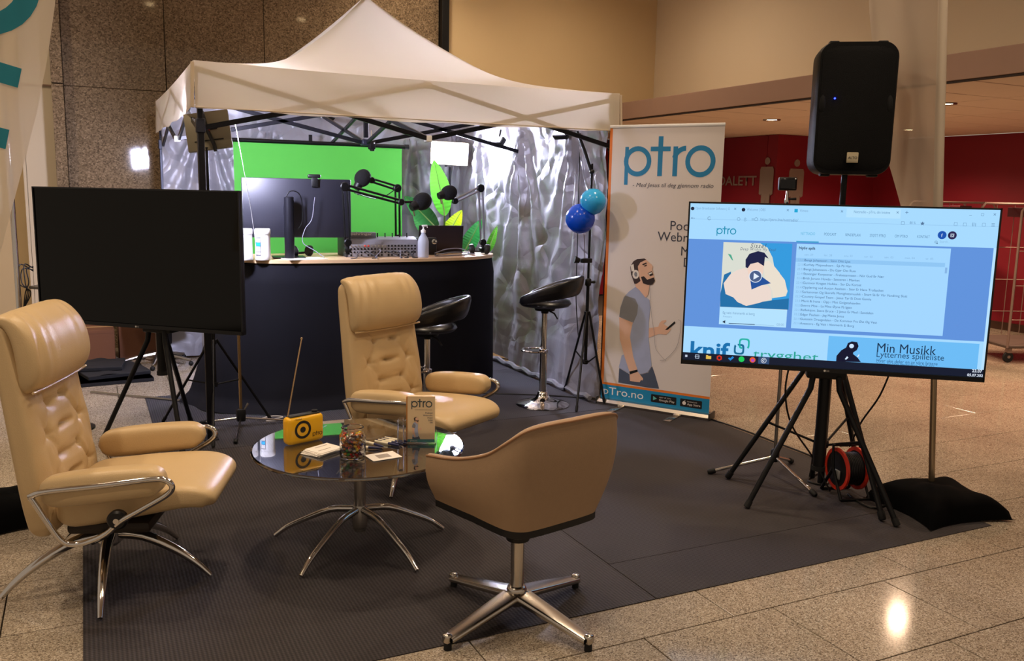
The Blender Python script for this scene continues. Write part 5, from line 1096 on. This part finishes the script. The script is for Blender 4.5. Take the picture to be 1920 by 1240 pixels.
for nm, m, r, l in (('socket', BLACKP, .0085, .006), ('knob', CHROME, .0062, .012), ('red_knob', REDP, .007, .014)):
    b = MB().cyl((0, 0, 0), (0, -l, 0), r, r*.85, 10); me = bpy.data.meshes.new(nm); me.from_pydata(b.v, [], b.f); me.materials.append(m); km[nm] = me
for row, z in enumerate((.088, .064, .038, .016)):
    for k in range(20):
        nm = 'knob' if row in (0,) and k < 11 else 'socket'
        if row == 0 and k in (4, 5): nm = 'red_knob'
        if row == 3 and k % 3 == 1: continue
        o = bpy.data.objects.new(nm, km[nm]); COL.objects.link(o); o.parent = mx; o.location = (-mwid*.45+mwid*.9*k/19, -.006, z)
for k in range(5): MB().cyl((-.02+.06*k, .1, .150), (-.02+.06*k, .1, .185), .005, .004, 8).build('fader_stub', BLACKP, mx)
for k in range(9):
    x0 = ml[0]+.08+.055*k; x1 = x0+random.uniform(-.12, .1)
    o = MB().tube(smoothpath([Vector((x0, 6.69, DT+random.choice((.038, .064)))), Vector((x0, 6.64, DT+.05)), Vector(((x0+x1)/2, 6.60, DT+.03)), Vector((x1, 6.56+.02*random.random(), DT+.006)), Vector((x1+random.uniform(-.06, .06), 6.53, DT+.005))], 20), .0042, 6).build('patch_cable', CABLE if k % 3 else MATS['grey_cable'])
    tag(o, ('black' if k % 3 else 'grey') + ' patch cable plugged into the back of the mixing desk', 'cable', 'patch cables of the mixer, ' + ('black' if k % 3 else 'grey'))
# dark device, laptop, bottle, headphones
dv = thing('control_box', 'dark control box with a round knob beside the mixing desk', 'device', on_desk((2.518, 6.85, 1.146)), math.radians(-4))
MB().rbox((0, .04, .07), (.2, .09, .14), .008, 2).build('case', BLACKP, dv); MB().lathe([(.018, 0), (.022, .004), (.022, .012), (.012, .014)], 20, Matrix.Translation((.075, -.005, .11)) @ Matrix.Rotation(PI/2, 4, 'X')).build('knob_ring', CHROME, dv)
l0, l1 = (2.519, 6.98, 1.137), (2.91, 6.98, 1.133)
lp = thing('laptop', 'dark brown laptop with raised lid, seen from behind on the counter', 'laptop', ((l0[0]+l1[0])/2, 7.0, DT), math.radians(-5))
lwd = l1[0]-l0[0]
MB().rbox((0, -.0, .12), (lwd, .008, .235), .008, 2, Matrix.Rotation(math.radians(8), 3, 'X')).build('lid', M('dark_laptop', '#2f2426', .4, .3), lp); MB().rbox((0, .1, .009), (lwd, .2, .018), .006, 2).build('base', BLACKP, lp)
sb = thing('sanitizer_bottle', 'clear pump bottle of hand sanitizer on the counter edge', 'bottle', on_desk((2.411, 6.6, 1.113)))
MB().lathe([(.001, 0), (.040, 0), (.044, .006), (.044, .125), (.038, .15), (.020, .178), (.016, .19), (.016, .2)], 28).build('body', M('milky_clear_plastic', '#dfe6f4', .2, var=.02, trans=.45, ior=1.2), sb, 60)
MB().lathe([(.019, .196), (.019, .215), (.010, .22), (.006, .225), (.006, .245)], 16).rbox((.010, 0, .25), (.045, .018, .014), .005, 2).cyl((.03, 0, .25), (.034, 0, .235), .004, .004, 8).build('pump_head', WHITEP, sb)
def headphones(label, loc, rz):
    t = thing('headphones', label, 'headphones', loc, rz, 'black headphones on the counter')
    for s in (-1, 1):
        MB().lathe([(.001, -.02), (.036, -.02), (.042, -.01), (.042, .012), (.03, .022), (.001, .022)], 22, Matrix.Translation((s*.065, 0, .045)) @ Matrix.Rotation(PI/2+s*.15, 4, 'Y')).build('ear_cup', BLACKP, t)
    MB().tube(smoothpath([Vector(v) for v in ((-.075, 0, .05), (-.085, .06, .03), (-.05, .12, .02), (.05, .12, .02), (.085, .06, .03), (.075, 0, .05))], 30), .009, 8).build('headband', BLACKP, t)
headphones('black headphones at the right end of the counter', on_desk((2.995, 6.82, 1.143)), -.3)
headphones('black headphones under the computer monitor', on_desk((1.501, 6.83, 1.125)), .3)
o = MB().rbox((0, 0, .003), (.3, .2, .006), .002, 1).build('paper_sheets', PAPER); o.location = on_desk((1.467, 6.6, 1.134)); o.rotation_euler = (0, 0, .2); tag(o, 'white paper sheets lying beneath the monitor', 'paper')
o = MB().tube(smoothpath([Vector((v[0], v[1], DT+z)) for v, z in (((2.565, 6.75, 1.143), .02), ((2.684, 6.78, 1.14), .05), ((2.821, 6.8, 1.137), .05), ((2.872, 6.75, 1.14), .012), ((2.701, 6.68, 1.134), .006), ((2.531, 6.66, 1.124), .006), ((2.709, 6.7, 1.128), .03), ((2.942, 6.8, 1.127), .008))], 50), .0045, 6).build('desk_cable', MATS['grey_cable']); tag(o, 'loose grey cable coiled between bottle and right headphones', 'cable')
# microphone arms
FOAM = M('black_foam', '#0b0a0d', .9, var=.3, scale=60, bump=.4, bscale=200)
def mic_arm(label, base, elbow, end, mic, mlabel, micr, col=BLACKM, mdir=(1, 0, 0)):
    base, elbow, end, mic = map(Vector, (base, elbow, end, mic)); t = thing('jointed_boom', label, 'stand', base, 0, 'jointed microphone arms')
    e, n = elbow-base, end-base
    off = Vector((0, 0, .016))
    MB().cyl((0, 0, -.03), (0, 0, .05), .017, .014, 12).rbox((0, 0, -.0), (.05, .05, .03), .006, 2).build('table_clamp', BLACKM, t)
    s = Vector((.017, 0, 0))
    MB().cyl(Vector((0, 0, .05))+s, e+s, .009, .009, 8).cyl(Vector((0, 0, .05))-s, e-s, .009, .009, 8).build('lower_arm', col, t)
    MB().cyl(e+off, n+off*.8, .009, .009, 8).cyl(e-off, n-off*.8, .009, .009, 8).build('upper_arm', col, t)
    for p, r in ((e, .034), (n, .026), (Vector((0, 0, .06)), .03)): MB().lathe([(r*.8, -.018), (r, -.012), (r, .012), (r*.8, .018)], 20, Matrix.Translation(p) @ Matrix.Rotation(PI/2, 4, 'X')).build('joint', BLACKM, t)
    MB().cyl(n, mic-base, .010, .010, 10).build('mic_mount', BLACKP, t)
    m = thing('microphone', mlabel, 'microphone', mic, 0, 'microphones with foam covers'); d = Vector(mdir).normalized(); rot = d.to_track_quat('X', 'Z').to_matrix()
    MB().sphere(d*micr*.15, (micr*1.15, micr, micr), 24, 16, rot).build('foam_cover', FOAM, m, 80)
    MB().tube([-d*micr*1.5, -d*micr*.7], [micr*.45, micr*.6], 16).build('body', BLACKP, m); MB().tube([-d*micr*1.15+Vector((0, 0, -micr*.5)), -d*micr*1.0+Vector((0, 0, -micr*1.15))], .006, 8).build('shock_mount', CHROME, m)
mic_arm('black jointed microphone arm clamped in front of the monitor', (1.789, 6.56, 1.173), (1.769, 6.56, 1.652), (2.213, 6.56, 1.543), (2.379, 6.56, 1.546), 'black foam microphone in the middle, on the arm from the left', .068, mdir=(1, .2, .5))
mic_arm('black jointed microphone arm standing behind the mixing desk', (2.367, 7.1, 1.175), (2.363, 7.1, 1.649), (2.143, 7.1, 1.71), (2.062, 7.1, 1.717), 'black foam microphone highest up, above the mixing desk', .066, mdir=(.55, 0, .85))
mic_arm('silver-toned jointed microphone arm at the right end of the counter', (3.06, 6.9, 1.146), (3.032, 6.9, 1.664), (2.8, 6.9, 1.553), (2.737, 6.9, 1.618), 'black foam microphone furthest right, on the silver-toned arm', .062, M('pewter_arm', '#9b9aa6', .3, .8), mdir=(1, .1, .3))
mic_arm_cable = MB().tube(smoothpath([Vector((2.37, 7.08, 1.663)), Vector((2.24, 7.05, 1.582)), Vector((2.095, 6.9, 1.565)), Vector((1.858, 6.6, 1.606))], 24), .004, 6).build('mic_cable', CABLE); tag(mic_arm_cable, 'black microphone cable sagging between the two left arms', 'cable')
# ---- big-leafed plant behind the counter
pl_ = thing('banana_plant', 'large-leafed banana plant in a pot behind the right half of the counter', 'plant', (2.95, 7.62, .004))
MB().lathe([(.001, 0), (.13, 0), (.16, .26), (.165, .28), (.15, .28), (.145, .25), (.001, .25)], 24).build('pot', M('plant_pot', '#3a3a3c', .6), pl_)
def leaf(b, tp, w, hexc, bend=.08, seed=0):
    b, tp = Vector(b)-Vector((2.95, 7.62, .004)), Vector(tp)-Vector((2.95, 7.62, .004)); ax = tp-b; side = ax.cross(Vector((.42, .9, 0))).normalized(); out = side.cross(ax).normalized()
    def f(i, j):
        v = 2*j-1; ww = w*math.sin(PI*min(.995, max(.02, i**.75)))**.75
        return b+ax*i+side*v*ww+out*(.35*ww*abs(v)+.004*math.sin(i*90)*abs(v)+bend*math.sin(PI*i))
    o = MB().grid(f, 60, 12).build('leaf', M('leaf_' + hexc, hexc, .4, var=.12, scale=14, transl=.3), pl_, 80)
    MB().tube([f(k/14, .5)+out*-.003 for k in range(15)], [.008-.0004*k for k in range(15)], 6).build('midrib', M('leaf_rib', '#9fc070', .5), o)
    MB().tube(smoothpath([Vector((0, 0, .25)), Vector((b.x*.5, b.y*.5, b.z*.65)), b], 12), .009, 6).build('stem', M('leaf_stem', '#5f8a3a', .5), pl_)
leaf((3.044, 7.75, 1.403), (2.929, 7.75, 1.919), .095, '#4fa52c'); leaf((2.923, 7.6, 1.276), (2.594, 7.6, 1.581), .085, '#2f6b34', .05); leaf((3.015, 7.7, 1.172), (3.195, 7.7, 1.46), .080, '#a8c81e', .04)
leaf((3.159, 7.55, 1.071), (3.332, 7.55, 1.382), .075, '#2f8a3c', .04); leaf((3.488, 7.75, 1.053), (3.585, 7.75, 1.309), .04, '#5fb030', .03); leaf((2.883, 7.8, 1.227), (2.756, 7.8, 1.449), .06, '#3a7a3a', .03)

# ================================================================== BEHIND THE LEFT TELEVISION
BOXC = M('brown_cardboard', '#6f4730', .8, var=.08, scale=5)
def carton(label, x0, x1, y0, y1, h, rz=0, lab=False):
    t = thing('cardboard_box', label, 'box', ((x0+x1)/2, (y0+y1)/2, 0), rz, 'cardboard boxes by the granite wall')
    MB().rbox((0, 0, h/2), (x1-x0, y1-y0, h), .004, 1).build('carton', BOXC, t); MB().box((0, 0, h+.001), (x1-x0-.01, .05, .002)).build('tape', M('packing_tape', '#b08a5c', .4), t, smooth=0)
    MB().box((0, -(y1-y0)/2-.0005, h*.9), (x1-x0-.01, .001, .004)).build('flap_edge', M('carton_edge', '#5a3824', .8), t, smooth=0)
    if lab:
        q = MB().box((.02, -(y1-y0)/2-.001, .14), (.2, .001, .11)).build('white_label', PAPER, t, smooth=0)
        for k in range(5): MB().box((-.05+.03*k, -(y1-y0)/2-.002, .12), (.012, .001, .04)).build('label_print', MATS['pale_print'], q, smooth=0)
carton('brown cardboard box nearest the left wall behind the recliner', -.10, .20, 8.85, 9.3, .30); carton('tall brown cardboard box in the middle of the row by the granite wall', .24, .60, 8.95, 9.4, .46); carton('brown cardboard box with a white shipping label', .66, 1.02, 8.95, 9.35, .44, 0, True)
t = thing('plastic_crate', 'white plastic crate half hidden by the black counter cloth', 'crate', (1.13, 8.7, 0), .1)
MB().rbox((0, 0, .20), (.32, .3, .28), .02, 2).build('bin', M('dull_white_plastic', '#b9b9c2', .5), t); MB().rbox((0, 0, .335), (.35, .33, .03), .01, 2).build('rim', MATS['dull_white_plastic'], t); MB().box((0, 0, .03), (.28, .26, .06)).build('base', BLACKP, t, smooth=0)
oc = thing('swivel_chair', 'grey swivel chair of which only the chrome foot shows under the left television', 'chair', (.555, 8.58, 0), .2)
MB().lathe([(.02, .08), (.022, .42)], 16).build('gas_column', STEEL, oc); MB().lathe([(.03, .07), (.04, .09), (.03, .12)], 16).build('hub', STEEL, oc); MB().rbox((0, 0, .46), (.46, .46, .07), .03, 3).build('seat', BLACKCLOTH, oc); MB().rbox((.0, .22, .75), (.42, .06, .42), .03, 3).build('backrest', BLACKCLOTH, oc); MB().rbox((0, .2, .5), (.06, .05, .2), .01, 2).build('back_bar', BLACKM, oc)
for k in range(5):
    a = 2*PI*k/5+.5; c, s = math.cos(a), math.sin(a); l = MB().tube([(.02*c, .02*s, .1), (.2*c, .2*s, .075), (.31*c, .31*s, .05)], [.022, .018, .012], 8).build('leg', STEEL, oc); MB().sphere((.31*c, .31*s, .022), .022).build('castor', RUBBER, l)
for i, (x, y, w, d, r, z) in enumerate(((.12, 8.15, .62, .7, .1, .0), (.14, 8.2, .5, .55, .25, .032), (.05, 8.3, .4, .4, -.1, .064))):
    o = MB().grid(lambda i_, j_, w=w, d=d: ((i_-.5)*w, (j_-.5)*d, .03+.02*noise.noise(Vector((i_*3, j_*3, z*50)))*(z > 0)), 12, 12).rbox((0, 0, .015), (w, d, .03), .004, 1).build('foam_sheet', M('dark_foam_sheet', '#16161b', .85, var=.2)); o.location = (x, y, z); o.rotation_euler = (0, 0, r)
    tag(o, ('lowest', 'middle', 'topmost')[i] + ' dark foam sheet of the pile on the floor behind the left recliner', 'sheet', 'dark foam sheets')
rod = MB().cyl((-0.022, 7.537, 0.012), (0.764, 6.837, 0.012), .008, .008, 8).build('metal_rod', STEEL); tag(rod, 'thin metal rod lying on the floor behind the left television', 'rod')
cs2 = thing('boom_stand', 'chrome microphone stand with spread feet in front of the black counter cloth', 'stand', (.905, 6.10, .004))
MB().cyl((0, 0, .08), (0, 0, 1.25), .011, .010, 12).build('pole', M('tan_reflection_chrome_pole', '#b7996c', .25, .95), cs2); MB().rbox((0, 0, .08), (.06, .05, .09), .012, 2).build('hub', BLACKP, cs2); MB().cyl((.02, -.02, .12), (.045, -.04, .17), .005, .009, 8).build('wing_screw', CHROME, cs2)  # tan reflection on the chrome pole is put into its base colour
for f in ((.65, 6.24), (1.23, 6.08), (.80, 5.66)): leg_bar(cs2, (0, 0, .06), (f[0]-.905, f[1]-6.10, .014), .008, CHROME, capr=.014)
t = thing('laptop_stand', 'dark laptop on a thin pole stand peeking out left of the switched-off television', 'laptop', (-.13, 6.45, 0), math.radians(-42))
MB().cyl((0, 0, .02), (0, 0, .95), .012, .012, 10).build('pole', BLACKM, t); MB().lathe([(.001, 0), (.13, 0), (.13, .012), (.02, .02)], 20).build('foot', BLACKM, t); MB().rbox((-.05, 0, .96), (.30, .22, .02), .006, 1).build('shelf', M('grey_case', '#5c564f', .6), t); MB().rbox((-.09, .1, 1.10), (.26, .012, .26), .006, 2).build('lid', BLACKP, t)
for k in range(4):
    o = MB().tube(smoothpath([Vector((-0.32, 6.6, 1.087))+Vector((0, 0, -.01*k)), Vector((-0.356, 6.55, 1.075))+Vector((-.012*k, 0, .03*(k % 2))), Vector((-0.346, 6.5, 0.992))+Vector((-.02*k, 0, 0)), Vector((-0.368, 6.5, 0.93))+Vector((.01*k, 0, 0)), Vector((-0.386, 6.5, 0.818))], 24), .004, 6).build('loose_cable', CABLE); tag(o, ('rightmost', 'second from right', 'second from left', 'leftmost')[k] + ' thin black cable loop beside the left edge of the switched-off television', 'cable', 'cables looping by the left television')
# ---- cables on the floor and in the air
def floor_cable(pts, label, r=.006, mat=CABLE, grp='floor cables'):
    o = MB().tube(smoothpath([Vector((p[0], p[1], .004+r)) for p in pts], 40), r, 6).build('floor_cable', mat); return tag(o, label, 'cable', grp)
floor_cable([(3.564, 7.905, 0), (3.697, 7.59, 0), (3.715, 7.168, 0), (3.732, 6.781, 0), (3.802, 6.427, 0)], 'black cable running behind the right bar stool along the silver wall')
floor_cable([(2.722, 6.47, 0), (3.032, 6.311, 0), (3.333, 6.136, 0), (3.627, 5.905, 0)], 'black cable crossing the mat just behind the right bar stool foot')
floor_cable([(4.095, 5.025, 0), (4.116, 4.719, 0), (4.112, 4.39, 0), (4.107, 4.066, 0), (4.06, 3.882, 0)], 'black cable along the mat edge between banner and lit television')
floor_cable([(4.049, 3.806, 0), (3.855, 3.742, 0), (3.723, 3.67, 0), (3.761, 3.584, 0), (3.878, 3.638, 0)], 'coiled black cable end beside the cable reel')
floor_cable([(3.763, 3.408, 0), (3.711, 3.265, 0), (3.727, 3.189, 0), (3.835, 3.196, 0)], 'black cable from the reel towards the right tripod foot')
floor_cable([(1.023, 6.214, 0), (1.146, 6.277, 0), (1.21, 6.22, 0), (1.086, 6.158, 0), (1.247, 6.126, 0)], 'pale cable lying at the hem of the black counter cloth', .005, M('pale_cable', '#b9b1a6', .5))
def air_cable(pts, label, r=.005, mat=CABLE):
    o = MB().tube(smoothpath([Vector(p) for p in pts], 40), r, 6).build('hanging_cable', mat); return tag(o, label, 'cable')
air_cable([(3.28, 3.42, .80), (3.30, 3.46, .62), (3.40, 3.50, .42), (3.60, 3.52, .2), (3.68, 3.46, .02)], 'black cable hanging down left of the lit television tripod')
air_cable([(3.66, 3.10, .80), (3.70, 3.2, .62), (3.72, 3.32, .45), (3.735, 3.4, .29)], 'thin black cable slanting from the lit television to the reel')
air_cable([(0.929, 6.15, 2.046), (0.953, 6.1, 1.846), (1.038, 6.3, 1.493), (1.091, 6.4, 1.161)], 'thin white cable hanging from the left LED panel', .0018, WHITEP)
air_cable([(3.58, 6.197, 2.109), (3.58, 6.196, 1.691), (3.57, 6.169, 1.138), (3.55, 6.13, 0.796), (3.53, 6.031, 0.463)], 'thin black cable hanging down the silver wall beside the balloons', .004)
